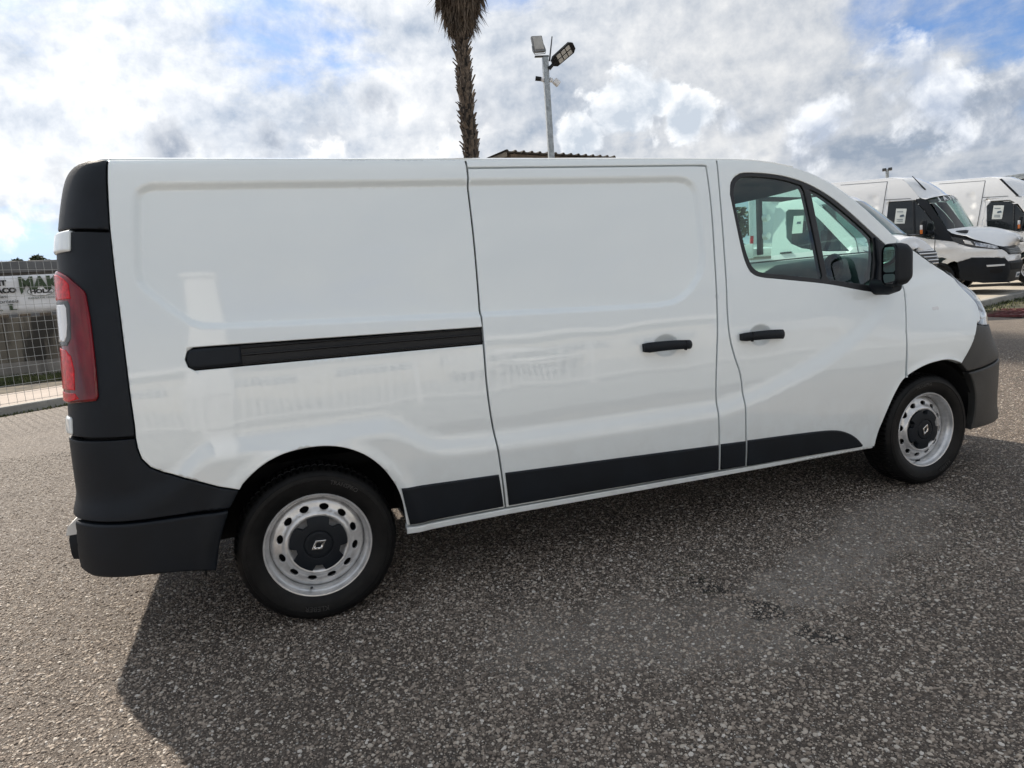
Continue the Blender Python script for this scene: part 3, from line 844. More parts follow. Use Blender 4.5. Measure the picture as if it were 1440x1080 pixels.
# rear quarter
RAILN = [(.785, 1.114), (-.20, 1.124), (-.375, 1.126), (-.395, 1.140), (-.402, 1.168), (-.392, 1.195), (-.372, 1.207), (-.20, 1.204), (.794, 1.182)]
slr_top = [q for q in SL_R if q[1] > 1.19]; slr_bot = [q for q in SL_R if q[1] < 1.105]
a_quarter = [q for q in ARCH if not (q[0] < -.277 and q[1] < .641)]
quarter = [(-.589, 1.940)] + TOPQ + [(.816, float(Ez(.816)))] + slr_top + RAILN[::-1] + slr_bot + [(.366, .361)] + a_quarter[::-1][1:] + CLADLOW[::-1] + CLAD[::-1][1:-1]
vp("rear_quarter_panel", quarter, M_WHITE, inset=G)
sliding = SL_R[::-1] + [(q, 1.886) for q in np.arange(.9, 2.05, .1)] + SL_F
sd = vp("sliding_door", sliding, M_WHITE, inset=G)
frame_p = [(.816, float(Ez(.816)))] + [(u, float(Ez(u))) for u in np.arange(.9, 2.12, .1)] + FD_R + SL_F[::-1] + [(q, 1.886) for q in np.arange(2.05, .85, -.1)] + [(.816, 1.886)]
vp("side_frame", frame_p, M_WHITE, inset=G)
WIN = smooth_line([(2.19, 1.735), (2.207, 1.797), (2.249, 1.832), (2.301, 1.846), (2.44, 1.840), (2.556, 1.823), (2.669, 1.793), (2.773, 1.749), (2.884, 1.686), (2.992, 1.609), (3.105, 1.522), (3.20, 1.452), (3.262, 1.405)], .03) + smooth_line([(3.292, 1.21), (3.275, 1.175), (3.214, 1.160), (3.02, 1.186), (2.743, 1.242), (2.435, 1.288), (2.33, 1.303), (2.27, 1.322), (2.238, 1.36), (2.215, 1.45), (2.197, 1.641), (2.19, 1.735)], .03)[:-1]
door = FD_R[::-1] + [(u, float(Ez(u))) for u in np.arange(2.22, 3.3, .07)] + FD_F + [q for q in FARCH if q[0] < 3.25 and q[1] < .68][::-1]
fd = vp("front_door", door, M_WHITE, inset=G, holes=[WIN])
PANE1 = smooth_line([(2.222, 1.735), (2.243, 1.788), (2.30, 1.817), (2.44, 1.812), (2.55, 1.796), (2.655, 1.768)], .03) + [(2.668, 1.74), (2.712, 1.29), (2.705, 1.279)] + smooth_line([(2.45, 1.318), (2.34, 1.333), (2.29, 1.352), (2.265, 1.39), (2.245, 1.47), (2.225, 1.64), (2.222, 1.735)], .03)[:-1]
PANE2 = smooth_line([(2.722, 1.742), (2.78, 1.715), (2.88, 1.652), (2.99, 1.573), (3.08, 1.505), (3.118, 1.470)], .03) + smooth_line([(3.124, 1.44), (3.108, 1.36), (3.072, 1.245), (3.055, 1.222)], .03) + [(2.765, 1.272), (2.757, 1.285)]
PANE1 = [tuple(q) for q in offset_poly(ccw(PANE1), -.006)]
PANE2 = [tuple(q) for q in offset_poly(ccw(PANE2), -.006)]
noext = np.zeros((0, 2))
wf = vp("window_frame", WIN, M_RUBBER, off=-.004, inset=.001, holes=[PANE1, PANE2], extra=noext, feat=None, parent=fd, fold=.03)
vp("window_pane", PANE1, M_GLASS, off=-.012, inset=-.003, fold=0, rb=0, extra=noext, feat=None, parent=fd)
vp("quarter_pane", PANE2, M_GLASS, off=-.012, inset=-.003, fold=0, rb=0, extra=noext, feat=None, parent=fd)
HL_R = smooth_line([(3.695, 1.262), (3.823, 1.152), (3.895, 1.085), (3.931, 1.040), (3.927, .991), (3.903, .943)], .03)
FBS = [(3.857, .929), (3.79, .83), (3.735, .76), (3.690, .713)]
fender = [(3.325, 1.460), (3.39, float(Ez(3.39))), (3.457, 1.392), (3.58, float(Ez(3.58)))] + HL_R + FBS + [q for q in FARCH if 3.25 <= q[0] < 3.688 and q[1] > .65][::-1] + FD_F[::-1][:-1]
vp("front_wing", fender, M_WHITE, inset=G)
# mouldings (black strips low on the sides)
def mould(poly, parent):
    return vp("side_moulding", poly, M_BLACK, off=.011, inset=.004, fold=.018, rb=.005, extra=noext, parent=parent)
mould([(.352, .541), (.475, .538), (.802, .528), (.818, .368), (.378, .366)], van)
mould([(.826, .531), (1.983, .486), (1.986, .346), (.836, .368)], sd)
mould([(1.992, .488), (2.151, .481), (2.153, .340), (1.993, .346)], van)
mould([(2.158, .483)] + smooth_line([(2.395, .475), (2.636, .464), (2.76, .450), (2.84, .424), (2.905, .385), (2.958, .335)], .03) + [(2.949, .322), (2.160, .338)], fd)
vp("sill", [(.372, .352), (.83, .352), (2.0, .333), (2.95, .317), (3.045, .322), (3.04, .300), (2.0, .308), (.83, .324), (.368, .322)], M_WHITE, off=-.004, fold=.05, rb=.003, extra=noext)
# slide rail
rail = vp("slide_rail", [(.783, 1.116), (-.39, 1.128), (-.398, 1.168), (-.37, 1.204), (-.20, 1.202), (.79, 1.180)], M_GLOSSBLACK, off=-.024, fold=.0, rb=0, extra=noext, feat=None)
for zc, hh, yy in ((.004, .007, -.002), (.036, .009, -.004), (.064, .006, .0)):
    vp("guide", [(.786, 1.116 + zc), (-.20, 1.126 + zc), (-.20, 1.126 + zc + hh), (.786, 1.116 + zc + hh)], M_GLOSSBLACK, off=yy - .006, fold=.02, rb=.002, extra=noext, feat=None, parent=rail)
vp("end_cap", smooth_line([(-.205, 1.127), (-.375, 1.129), (-.395, 1.142), (-.402, 1.168), (-.392, 1.195), (-.370, 1.205), (-.205, 1.202)], .02), M_BLACK, off=.006, inset=.001, fold=.03, rb=.008, extra=noext, feat=None, parent=rail)
# rear corner
vp("corner_cap", [(-.589, 1.9375)] + [(u, float(Ez(u))) for u in np.arange(-.65, -1.06, -.05)] + [(-1.06, 1.69), (-.848, 1.684), (-.606, 1.667)] + CLAD[:2][::-1][:1], M_BLACK, off=.001, inset=.003, extra=noext)
vp("corner_cladding", [(-.606, 1.660), (-.848, 1.677), (-1.06, 1.682), (-1.07, .912), (-.854, .909), (-.611, .900)] + CLAD[::-1][1:-2], M_BLACK, off=.001, inset=.002, extra=noext)
arch_low = [q for q in ARCH if q[0] <= -.277 and q[1] <= .642]
lowA = [q for q in arch_low if q[1] > .575]; lowB = [q for q in arch_low if q[1] < .565]
vp("lower_cladding", [(-1.07, .904), (-.98, .900), (-.611, .893)] + CLADLOW[1:] + lowA[::-1] + [(-.316, .574), (-.60, .582), (-.864, .590), (-1.07, .594)], M_BLACK, off=.003, inset=.002, extra=noext)
vp("rear_bumper_corner", [(-.950, .585), (-.864, .583), (-.60, .575), (-.322, .567)] + lowB[::-1] + [(-.40, .333), (-.52, .352), (-.635, .365), (-.86, .368), (-.92, .378), (-.960, .392)], M_BLACK, off=.012, inset=.002, fold=.04, rb=.006, extra=noext)
# tail lamp
TL = [(-1.04, 1.54)] + smooth_line([(-.963, 1.535), (-.867, 1.514), (-.81, 1.484), (-.758, 1.45), (-.747, 1.415), (-.739, 1.318), (-.738, 1.145), (-.740, 1.062)], .03) + [(-.752, 1.046), (-.916, 1.037), (-1.04, 1.036)]
tl = vp("tail_lamp", TL, M_REDL, off=.012, fold=.02, rb=.006, extra=noext, feat=None)
vp("lens_bright_red", [(-1.04, 1.528), (-.93, 1.518), (-.866, 1.500), (-.834, 1.478), (-.830, 1.425), (-1.04, 1.425)], M_REDB, off=.0145, fold=.004, rb=.002, extra=noext, feat=None, parent=tl)
vp("lens_bezel", [(-1.04, 1.421), (-.850, 1.419), (-.838, 1.40), (-.850, 1.28), (-.885, 1.252), (-1.04, 1.250)], M_LAMPDARK, off=.0138, fold=.004, rb=.002, extra=noext, feat=None, parent=tl)
vp("lens_clear", [(-1.04, 1.408), (-.880, 1.406), (-.866, 1.392), (-.870, 1.33), (-.884, 1.288), (-.908, 1.268), (-1.04, 1.266)], M_CLEARL, off=.0155, fold=.004, rb=.002, extra=noext, feat=None, parent=tl)
vp("lens_bright_red", [(-1.04, 1.246), (-.908, 1.238), (-.866, 1.214), (-.850, 1.165), (-.857, 1.088), (-1.04, 1.088)], M_REDB, off=.0145, fold=.004, rb=.002, extra=noext, feat=None, parent=tl)
vp("lens_bright_red", [(-1.04, 1.079), (-.86, 1.076), (-.835, 1.056), (-.916, 1.043), (-1.04, 1.042)], M_REDB, off=.0145, fold=.004, rb=.002, extra=noext, feat=None, parent=tl)
# door hinges
def lpos(u, z, off=0.0):
    a = VS(np.array([u]), np.array([z]))[0]; return Vector(a) - Vector(ORG) + Vector((0, -off, 0))
for z, h in ((1.640, .078), (.950, .068)):
    vp("hinge", rrect(-1.04, z - h / 2, -.816 if z > 1.2 else -.927, z + h / 2, .012), M_WHITE, off=.011, fold=.03, rb=.006, extra=noext, feat=None)
# rear bumper with step, rear doors
bmr = box("rear_bumper", (-.872 - ORG[0], 0, .437), (.17, 1.40, .125), M_BLACK, van, bev=.035)
prism("step_plate", [(-.956 - ORG[0], .490), (-.79 - ORG[0], .490), (-.79 - ORG[0], .572), (-.895 - ORG[0], .568), (-.945 - ORG[0], .525)], -.70, .70, M_STEP, bmr)
R_rows = []
for z in np.linspace(.58, 1.80, 20):
    a = VS(np.array([-1.09]), np.array([z]))[0]
    b = np.array([2 * 0, 0, 0])
    ys = np.linspace(a[1], 2 * HALF - a[1], 12)
    R_rows.append([(a[0] - .02 * (1 - ((y - HALF) / (HALF - a[1])) ** 2), y, z) for y in ys])
loft("rear_doors", R_rows, M_WHITE, van, ORG)
# roof: lofted between the two side edges
def loft_top(name, us, m, bulge, crown, t_n=15, drop=0.0, inset_y=0.0):
    rows = []
    for u in us:
        e = VS(np.array([u]), np.array([float(Ez(u))]))[0]
        row = []
        for t in np.linspace(0, 2, 2 * t_n + 1):
            q = min(t, 2 - t); q = q ** 1.35
            y = e[1] + inset_y + (HALF - e[1] - inset_y) * q
            y = y if t <= 1 else 2 * HALF - y
            d = (HALF - e[1]) * q
            row.append((e[0] + bulge(u) * (1 - (1 - q) ** 2), y, e[2] - drop + crown(u) * (1 - (1 - q) ** 2) + .010 * (1 - math.exp(-d / .03))))
        if name == 'roof':
            p0, p1 = row[0], row[-1]
            row = [(p0[0], p0[1] - .0015, p0[2] - .011), (p0[0], p0[1] - .002, p0[2] - .001)] + row[1:-1] + [(p1[0], p1[1] + .002, p1[2] - .001), (p1[0], p1[1] + .0015, p1[2] - .011)]
        rows.append(row)
    return loft(name, rows, m, van, ORG, flip=True)
us_roof = [-1.3, -1.10, -1.02, -.95, -.85, -.72, -.6] + list(np.arange(-.4, 2.2, .2)) + [2.2, 2.35, 2.5, 2.62]
bul = lambda u: .30 * float(sst(1.9, 2.62, u)) - .06 * float(sst(-.7, -1.3, u))
loft_top("roof", us_roof, M_WHITE, bul, lambda u: .035)
loft_top("headliner", list(np.arange(1.2, 2.61, .1)) + [2.66, 2.74], M_HEADLINER, bul, lambda u: .03, drop=.075, inset_y=.05)
# windscreen and hood
us_ws = list(np.linspace(2.60, 3.40, 14))
loft_top("windscreen", us_ws, M_WSCREEN, lambda u: .30 + .02 * (u - 2.62), lambda u: .02, inset_y=.045)
def pillar_edge(side):
    bm = bmesh.new()
    pts = []
    for u in np.linspace(2.70, 3.42, 12):
        e = VS(np.array([u]), np.array([float(Ez(u))]))[0]
        y = e[1] + .035; y = y if side > 0 else 2 * HALF - y
        pts.append((e[0] + .012 - ORG[0], y - ORG[1], e[2] - .022))
    btube(bm, pts, [.006, .018] + [.030] * 10, 8)
    return bm_obj("windscreen_pillar", bm, M_WHITE, van, True)
pillar_edge(1); pillar_edge(-1)
def hood():
    rows = []
    us = list(np.linspace(3.42, 4.7, 22)) + list(np.linspace(4.75, 5.27, 8))
    for u in us:
        e = VS(np.array([u]), np.array([float(Ez(u))]))[0]
        w = (u - 3.42) / (5.27 - 3.42)
        row = []
        sx = 3.66 + (4.40 - 3.66) * w; sz = 1.395 - .05 * w - .36 * w ** 3.2
        for t in np.linspace(0, 2, 25):
            q = min(t, 2 - t)
            y = e[1] + (HALF - e[1]) * q; y = y if t <= 1 else 2 * HALF - y
            k = 1 - (1 - q) ** 2
            row.append((e[0] + (sx - e[0]) * k, y, e[2] + (sz - e[2]) * k))
        rows.append(row)
    return loft("hood", rows, M_WHITE, van, ORG, flip=True)
hood()
def cowl():
    rows = []
    for k in range(3):
        row = []
        for t in np.linspace(0, 2, 17):
            q = min(t, 2 - t); f = 1 - (1 - q) ** 2
            e = VS(np.array([3.40]), np.array([float(Ez(3.40))]))[0]
            y = e[1] + .03 + (HALF - e[1] - .03) * q; y = y if t <= 1 else 2 * HALF - y
            row.append((e[0] - .03 + .05 * k + .30 * f, y, e[2] - .02 + .012 * f - .004 * k))
        rows.append(row)
    return loft("cowl", rows, M_BLACK, van, ORG, flip=True)
cowl()
# headlamp
HLP = HL_R[::-1] + [(u, float(Ez(u)) - .006) for u in np.arange(3.76, 4.62, .06)] + [(4.62, .985), (4.55, .93), (4.2, .905), (3.95, .915)]
hl = vp("headlamp", HLP, mat("lamp_inner_chrome", (0.16, 0.18, 0.21), 0.12, metal=0.9, var=0.5, vscale=9), off=-.006, inset=.005, fold=.03, rb=.004, extra=noext, feat=None)
vp("lens", HLP, glass_mat("headlamp_cover", (0.95, 0.97, 0.97)), off=.006, inset=.003, fold=0, rb=0, extra=noext, feat=None, parent=hl)
vp("bezel", [(3.97, 1.06), (4.02, 1.02), (4.10, .99), (4.30, .99), (4.30, 1.02), (4.12, 1.03), (4.04, 1.07)], M_LAMPDARK, off=.002, fold=.01, extra=noext, feat=None, parent=hl)
vp("indicator_lens", [(3.93, 1.0), (3.99, .955), (4.2, .95), (4.2, .975), (4.02, .985), (3.965, 1.03)], M_LAMPSILVER, off=.002, fold=.01, extra=noext, feat=None, parent=hl)
# front bumper in two parts, grille
CRE = [(3.768, .654), (3.90, .664), (4.145, .684), (4.6, .69), (5.27, .69)]
fb1 = [(3.863, .930), (4.089, .905), (4.30, .925), (4.60, .93), (5.27, .90)] + CRE[::-1] + [(3.70, .712)] + FBS[::-1][1:]
vp("front_bumper", fb1, M_GREYP, off=.006, inset=.003, fold=.03, rb=.005, extra=noext, feat=None)
fa2 = [q for q in FARCH if q[0] > 3.76 and q[1] < .65]
fb2 = [(q[0], q[1] - .004) for q in CRE] + [(5.27, .27), (4.6, .27), (4.25, .275), (4.0, .285), (3.829, .289)] + fa2[::-1]
vp("bumper_valance", fb2, M_GREYP, off=.010, inset=.003, fold=.04, rb=.006, extra=noext, feat=None)
vp("grille", [(4.62, .985), (5.27, .97), (5.27, .905), (4.62, .935)], M_GLOSSBLACK, off=.0, fold=.02, extra=noext, feat=None)
# side repeater
sr = vp("side_repeater", rrect(3.488, 1.030, 3.552, 1.060, .012), M_CLEARL, off=.022, fold=.012, rb=.005, extra=noext, feat=None)
# handles
def handle(cx, cz, parent, flip):
    pts = []
    bm = bmesh.new()
    n = 14
    rings = []
    for i in range(n + 1):
        t = i / n; u = cx - .133 + .266 * t
        p = VS(np.array([u]), np.array([cz]))[0]
        y = p[1] - .012 - .028 * (4 * t * (1 - t)) ** 0.45
        hz = .0225 - .003 * t if flip else .0195 + .003 * t
        zz_ = cz + .006 * (4 * t * (1 - t)) - .008 * (t - .5)
        hz *= 1 if 0 < i < n else .8
        sec = [(-.014, -hz), (-.014, hz), (0.004, hz + .002), (.010, hz * .55), (.012, 0), (.010, -hz * .55), (.004, -hz - .002)]
        rings.append([bm.verts.new((u - ORG[0], y - a_ - ORG[1], zz_ + b_)) for a_, b_ in sec])
    for a_, b_ in zip(rings, rings[1:]):
        for k in range(7): bm.faces.new((a_[k], a_[(k + 1) % 7], b_[(k + 1) % 7], b_[k]))
    bm.faces.new(rings[0][::-1]); bm.faces.new(rings[-1])
    bmesh.ops.recalc_face_normals(bm, faces=bm.faces)
    h = bm_obj("door_handle", bm, M_BLACK, parent, True, 40)
    k = .085 if flip else -.085
    p = VS(np.array([cx + k]), np.array([cz]))[0]
    box("lock_cover_seam", (p[0] - ORG[0], p[1] - .036 - ORG[1], cz - .008 * (k / .266)), (.003, .02, .047), M_DARK, h)
    return h
handle(1.709, 1.012, sd, True)
handle(2.274, 1.010, fd, False)
# door mirror
def mirror():
    bm = bmesh.new()
    c = Vector((3.095 - ORG[0], -.092 - ORG[1], 1.318))
    R = Matrix.Rotation(radians(-14), 3, 'Z')
    rings = []
    for i, (dxx, s) in enumerate(((-.052, .93), (-.048, .985), (-.03, 1.0), (.005, .995), (.035, .93), (.055, .78), (.064, .5))):
        ring = [bm.verts.new(c + R @ Vector((dxx, a_ * s, b_ * s))) for a_, b_ in rrect(-.060, -.114, .060, .114, .046, 7)]
        rings.append(ring)
    n = len(rings[0])
    for a_, b_ in zip(rings, rings[1:]):
        for k in range(n): bm.faces.new((a_[k], a_[(k + 1) % n], b_[(k + 1) % n], b_[k]))
    bm.faces.new(rings[-1])
    bmesh.ops.recalc_face_normals(bm, faces=bm.faces)
    mr = bm_obj("door_mirror", bm, M_BLACK, van, True, 45)
    # rim and recessed glass face the rear
    def plate(name, w, h, dxx, mm, r):
        bm = bmesh.new()
        f = bm.faces.new([bm.verts.new(c + R @ Vector((dxx, a_, b_))) for a_, b_ in rrect(-w, -h, w, h, r, 6)])
        o = bm_obj(name, bm, mm, mr)
        return o
    plate("mirror_back", .060, .110, -.042, M_GLOSSBLACK, .03)
    plate("mirror_glass", .050, .066, -.046, M_MIRROR, .022).location = (0, 0, .028)
    plate("wide_angle_glass", .050, .028, -.0465, M_MIRROR, .018).location = (0, 0, -.075)
    bm = bmesh.new()
    btube(bm, [c + Vector((.0, .0, -.115)), c + Vector((.01, .06, -.125)), c + Vector((.0, .15, -.115))], [.030, .036, .045], 12)
    bm_obj("mirror_arm", bm, M_BLACK, mr, True)
mirror()
# trim block joining mirror to door
vp("mirror_base", [(3.135, 1.478), (3.245, 1.412), (3.292, 1.25), (3.285, 1.18), (3.215, 1.166), (3.085, 1.205), (3.13, 1.33)], M_BLACK, off=.012, inset=.002, fold=.02, rb=.006, extra=noext, feat=None)
# dark inner shell so the panel gaps look shaded, floor and wheel housings
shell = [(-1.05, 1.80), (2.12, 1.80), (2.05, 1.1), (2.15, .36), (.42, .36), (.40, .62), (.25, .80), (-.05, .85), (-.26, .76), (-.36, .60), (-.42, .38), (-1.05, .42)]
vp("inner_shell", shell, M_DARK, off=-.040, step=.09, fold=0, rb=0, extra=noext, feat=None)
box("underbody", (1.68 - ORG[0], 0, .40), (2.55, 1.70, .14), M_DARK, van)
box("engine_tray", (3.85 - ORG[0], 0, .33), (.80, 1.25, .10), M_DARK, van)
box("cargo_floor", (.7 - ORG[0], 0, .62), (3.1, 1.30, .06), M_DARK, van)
box("bulkhead", (1.98 - ORG[0], 0, 1.15), (.04, 1.62, 1.35), M_CABIN, van)
box("scuff_floor", (2.75 - ORG[0], 0, .52), (1.5, 1.66, .05), M_CABIN, van)
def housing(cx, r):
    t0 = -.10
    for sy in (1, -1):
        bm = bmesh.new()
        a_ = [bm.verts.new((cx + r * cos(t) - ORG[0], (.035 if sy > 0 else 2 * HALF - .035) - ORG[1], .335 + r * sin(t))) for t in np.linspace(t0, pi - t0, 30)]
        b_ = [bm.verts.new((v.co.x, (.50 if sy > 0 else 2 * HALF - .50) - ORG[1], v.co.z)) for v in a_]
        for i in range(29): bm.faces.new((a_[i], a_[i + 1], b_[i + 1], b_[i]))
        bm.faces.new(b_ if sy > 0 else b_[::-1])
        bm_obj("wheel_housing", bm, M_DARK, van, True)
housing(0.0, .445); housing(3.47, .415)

# ------------------------------------------------------------------ wheels
def lathe(name, pr, n, m, parent, mod=None, closed=False, angle=40):
    "profile of (radius, y) turned about the y axis; mod(theta_index, row) may shrink the radius"
    v = []; f = []; k = len(pr)
    for i in range(n):
        t = 2 * pi * i / n
        for j, (r, y) in enumerate(pr):
            rr = r - (mod(i, j) if mod else 0)
            v.append((rr * cos(t), y, rr * sin(t)))
    for i in range(n):
        for j in range(k - 1 if not closed else k):
            f.append((i * k + j, i * k + (j + 1) % k, ((i + 1) % n) * k + (j + 1) % k, ((i + 1) % n) * k + j))
    o = mesh(name, v, f, m, parent, True, angle=angle)
    bm = bmesh.new(); bm.from_mesh(o.data); bmesh.ops.recalc_face_normals(bm, faces=bm.faces); bm.to_mesh(o.data); bm.free()
    return o
def bent_text(s, size, radius, centre_deg, y, m, parent):
    me = text_mesh(s, size, .0012).copy()
    a0 = radians(centre_deg)
    for v in me.vertices:
        r = radius + v.co.y; t = a0 - v.co.x / radius
        v.co = (r * cos(t), y - v.co.z - .0004 + (r - radius) * -.12 * 0, r * sin(t))
    me.materials.clear(); me.materials.append(m)
    return link(bpy.data.objects.new("tyre_lettering", me), parent)
M_TLET = mat("raised_tyre_rubber", (0.045, 0.044, 0.043), 0.45)
def wheel(parent, loc, rot_deg):
    w = bpy.data.objects.new("wheel", None); w.location = Vector(loc) - Vector(ORG); w.rotation_euler = (0, 0, 0)
    w.empty_display_size = .1
    link(w, parent)
    sub = []
    # tyre with shoulder blocks cut by grooves
    pr = [(.214, .085), (.219, .050), (.226, .046), (.236, .040), (.262, .032), (.285, .030), (.286, .028), (.302, .030), (.303, .033), (.316, .040), (.3245, .050), (.329, .060), (.3325, .074), (.3335, .092),
          (.3335, .1), (.325, .103), (.325, .113), (.3345, .116), (.3345, .150), (.326, .153), (.326, .163), (.3335, .166), (.3325, .20), (.326, .218), (.30, .236), (.25, .236), (.22, .225)]
    cut = {10: .003, 11: .0075, 12: .010, 13: .010, 14: .010, 17: .008, 18: .008, 21: .010, 22: .009}
    n = 72 * 4
    ty = lathe("tyre", pr, n, M_TYRE, w, mod=lambda i, j: cut.get(j, 0) if i % 4 == 3 else 0, angle=30)
    sub.append(ty)
    bent_text("KLEBER", .030, .272, 262 + rot_deg, .030, M_TLET, ty)
    bent_text("TRANSPRO", .024, .276, 62 + rot_deg, .030, M_TLET, ty)
    # rim barrel and lips
    lathe("rim", [(.2235, .056), (.2245, .049), (.221, .045), (.216, .046), (.2125, .052), (.2105, .062), (.206, .067), (.201, .071), (.198, .080), (.196, .11), (.19, .18), (.19, .23)], 96, M_STEEL, w)
    yd = pchip([.0, .06, .095, .108, .117, .127, .137, .150, .172, .186, .196, .2], [.098, .098, .096, .090, .076, .071, .076, .088, .093, .098, .108, .115])
    def SD(a, b):
        a = np.asarray(a, float); b = np.asarray(b, float) + 0 * a
        return np.stack([a, yd(np.hypot(a, b)), b], -1)
    holes = []
    for k in range(12):
        t = 2 * pi * (k + .5) / 12 + radians(rot_deg)
        holes.append(ellipse(.1575 * cos(t), .1575 * sin(t), .0195, .0120, 16, t + pi / 2))
    panel("disc", SD, ellipse(0, 0, .197, .197, 72), M_STEEL, w, step=.010, holes=holes, fold=.010, rb=.0015)
    mesh("brake_drum", [(.185 * cos(t), .135, .185 * sin(t)) for t in np.linspace(0, 2 * pi, 33)[:-1]], [list(range(32))[::-1]], M_DARK, w)
    # black centre cap with five lobes
    def cap_r(t):
        q = (t / (2 * pi / 5)) % 1.0
        lob = sst(.07, .15, q) * (1 - sst(.77, .85, q))
        return .092 + .028 * float(lob) 
    cap = []
    for i in range(150):
        t = 2 * pi * i / 150
        r = cap_r(t + radians(20)); cap.append((r * cos(t + radians(rot_deg)), r * sin(t + radians(rot_deg))))
    yc = pchip([0, .045, .056, .0585, .061, .085, .11, .13], [.0545, .0545, .0565, .062, .0565, .058, .063, .070])
    def SC(a, b):
        a = np.asarray(a, float); b = np.asarray(b, float) + 0 * a
        return np.stack([a, yc(np.hypot(a, b)), b], -1)
    hc = panel("hub_cap", SC, cap, M_BLACK, w, step=.010, fold=.030, rb=.002, extra=[(r * cos(t), r * sin(t)) for r in (.054, .0565, .0585, .0605, .063) for t in np.linspace(0, 2 * pi, 60)[:-1]])
    # rhombus badge
    def rh(k, dx_=0.0): return [(0 + dx_, .036 * k), (.0235 * k + dx_, 0), (0 + dx_, -.036 * k), (-.0235 * k + dx_, 0)]
    em = []
    ra = radians(-62 + rot_deg)
    def rt(q): return (q[0] * cos(ra) - q[1] * sin(ra), q[0] * sin(ra) + q[1] * cos(ra))
    def SP(a, b):
        a = np.asarray(a, float); b = np.asarray(b, float) + 0 * a
        return np.stack([a, 0 * a + .0535, b], -1)
    panel("badge", SP, [rt(q) for q in rh(1.0)], M_CHROME, hc.parent, step=.02, off=.003, holes=[[rt(q) for q in rh(.52)]], fold=.004, rb=.0012)
    tube("valve", [(.196 * cos(radians(255)), .075, .196 * sin(radians(255))), (.184 * cos(radians(255)), .050, .184 * sin(radians(255)))], .0045, M_BLACK, w, 8)
    return w
w1 = wheel(van, (0, 0, .3335), 0)
w2 = wheel(van, (3.498, 0, .3335), 37)
for src, x in ((w1, 0), (w2, 3.498)):
    c = copy_tree(src, van); c.rotation_euler = (0, 0, pi); c.location = Vector((x, 2 * HALF, .3335)) - Vector(ORG)

# ------------------------------------------------------------------ cab interior
def dash():
    bm = bmesh.new()
    sec = [(3.20, .80), (3.13, 1.02), (3.09, 1.20), (3.10, 1.31), (3.145, 1.365), (3.25, 1.392), (3.42, 1.395), (3.58, 1.37), (3.62, .80)]
    rings = []
    for y, s in ((.16, .94), (.20, .985), (.28, 1.0), (.5, 1.0), (1.0, 1.0), (1.7, 1.0), (1.80, .96)):
        rings.append([bm.verts.new((3.45 + (a_ - 3.45) * s - ORG[0] + .02, y - ORG[1], .8 + (b_ - .8) * s)) for a_, b_ in sec])
    k = len(sec)
    for a_, b_ in zip(rings, rings[1:]):
        for i in range(k): bm.faces.new((a_[i], a_[(i + 1) % k], b_[(i + 1) % k], b_[i]))
    bm.faces.new(rings[0][::-1]); bm.faces.new(rings[-1])
    bmesh.ops.recalc_face_normals(bm, faces=bm.faces)
    d = bm_obj("dashboard", bm, M_CABIN2, van, True, 50)
    # end vent
    def SV(a, b):
        a = np.asarray(a, float); b = np.asarray(b, float) + 0 * a
        return np.stack([a * .55 + 3.155, a * .0 + .24 + (a) * -.35, b], -1)
    bm = bmesh.new()
    cen = Vector((3.075 - ORG[0], .32 - ORG[1], 1.325)); nrm_ = Vector((-1, -.25, .12)).normalized()
    q = nrm_.to_track_quat('Z', 'Y').to_matrix()
    ring = []
    for r, dpt in ((.075, .0), (.070, .02), (.058, .02), (.052, .004)):
        ring.append([bm.verts.new(cen + q @ Vector((r * .8 * cos(t), r * 1.1 * sin(t), dpt))) for t in np.linspace(0, 2 * pi, 25)[:-1]])
    for a_, b_ in zip(ring, ring[1:]):
        for i in range(24): bm.faces.new((a_[i], a_[(i + 1) % 24], b_[(i + 1) % 24], b_[i]))
    bm_obj("air_vent", bm, M_CABIN, d, True)
    bm = bmesh.new(); bm.faces.new([bm.verts.new(cen + q @ Vector((.052 * .8 * cos(t), .052 * 1.1 * sin(t), .006))) for t in np.linspace(0, 2 * pi, 25)[:-1]])
    bm_obj("vent_recess", bm, M_DARK, d)
    box("vent_slat", cen + q @ Vector((0, 0, .012)), (.075, .006, .010), M_CHROME, d, rot=q)
    # steering wheel on the far (left) side
    bm = bmesh.new()
    c0 = Vector((3.02 - ORG[0], 1.43 - ORG[1], 1.16)); ax = Vector((-.75, 0, .66)).normalized(); qq = ax.to_track_quat('Z', 'Y').to_matrix()
    btube(bm, [c0 + qq @ Vector((.19 * cos(t), .19 * sin(t), 0)) for t in np.linspace(0, 2 * pi, 41)], .016, 8, False)
    for a_ in (0, 120, 240): btube(bm, [c0 + qq @ Vector((0, 0, -.02)), c0 + qq @ Vector((.19 * cos(radians(a_ + 90)), .19 * sin(radians(a_ + 90)), 0))], .018, 6)
    btube(bm, [c0, c0 - ax * .32], .04, 8)
    bm_obj("steering_wheel", bm, M_CABIN, van, True)
dash()
def seat(y):
    bm = bmesh.new()
    bbox(bm, Vector((2.40 - ORG[0], y - ORG[1], .82)), (.50, .48, .18), .05)
    bbox(bm, Vector((2.14 - ORG[0], y - ORG[1], 1.16)), (.16, .46, .62), .05, Matrix.Rotation(radians(-12), 3, 'Y'))
    bbox(bm, Vector((2.07 - ORG[0], y - ORG[1], 1.57)), (.10, .26, .20), .04, Matrix.Rotation(radians(-12), 3, 'Y'))
    bm_obj("seat", bm, M_SEAT, van, True)
seat(.52); seat(1.43)
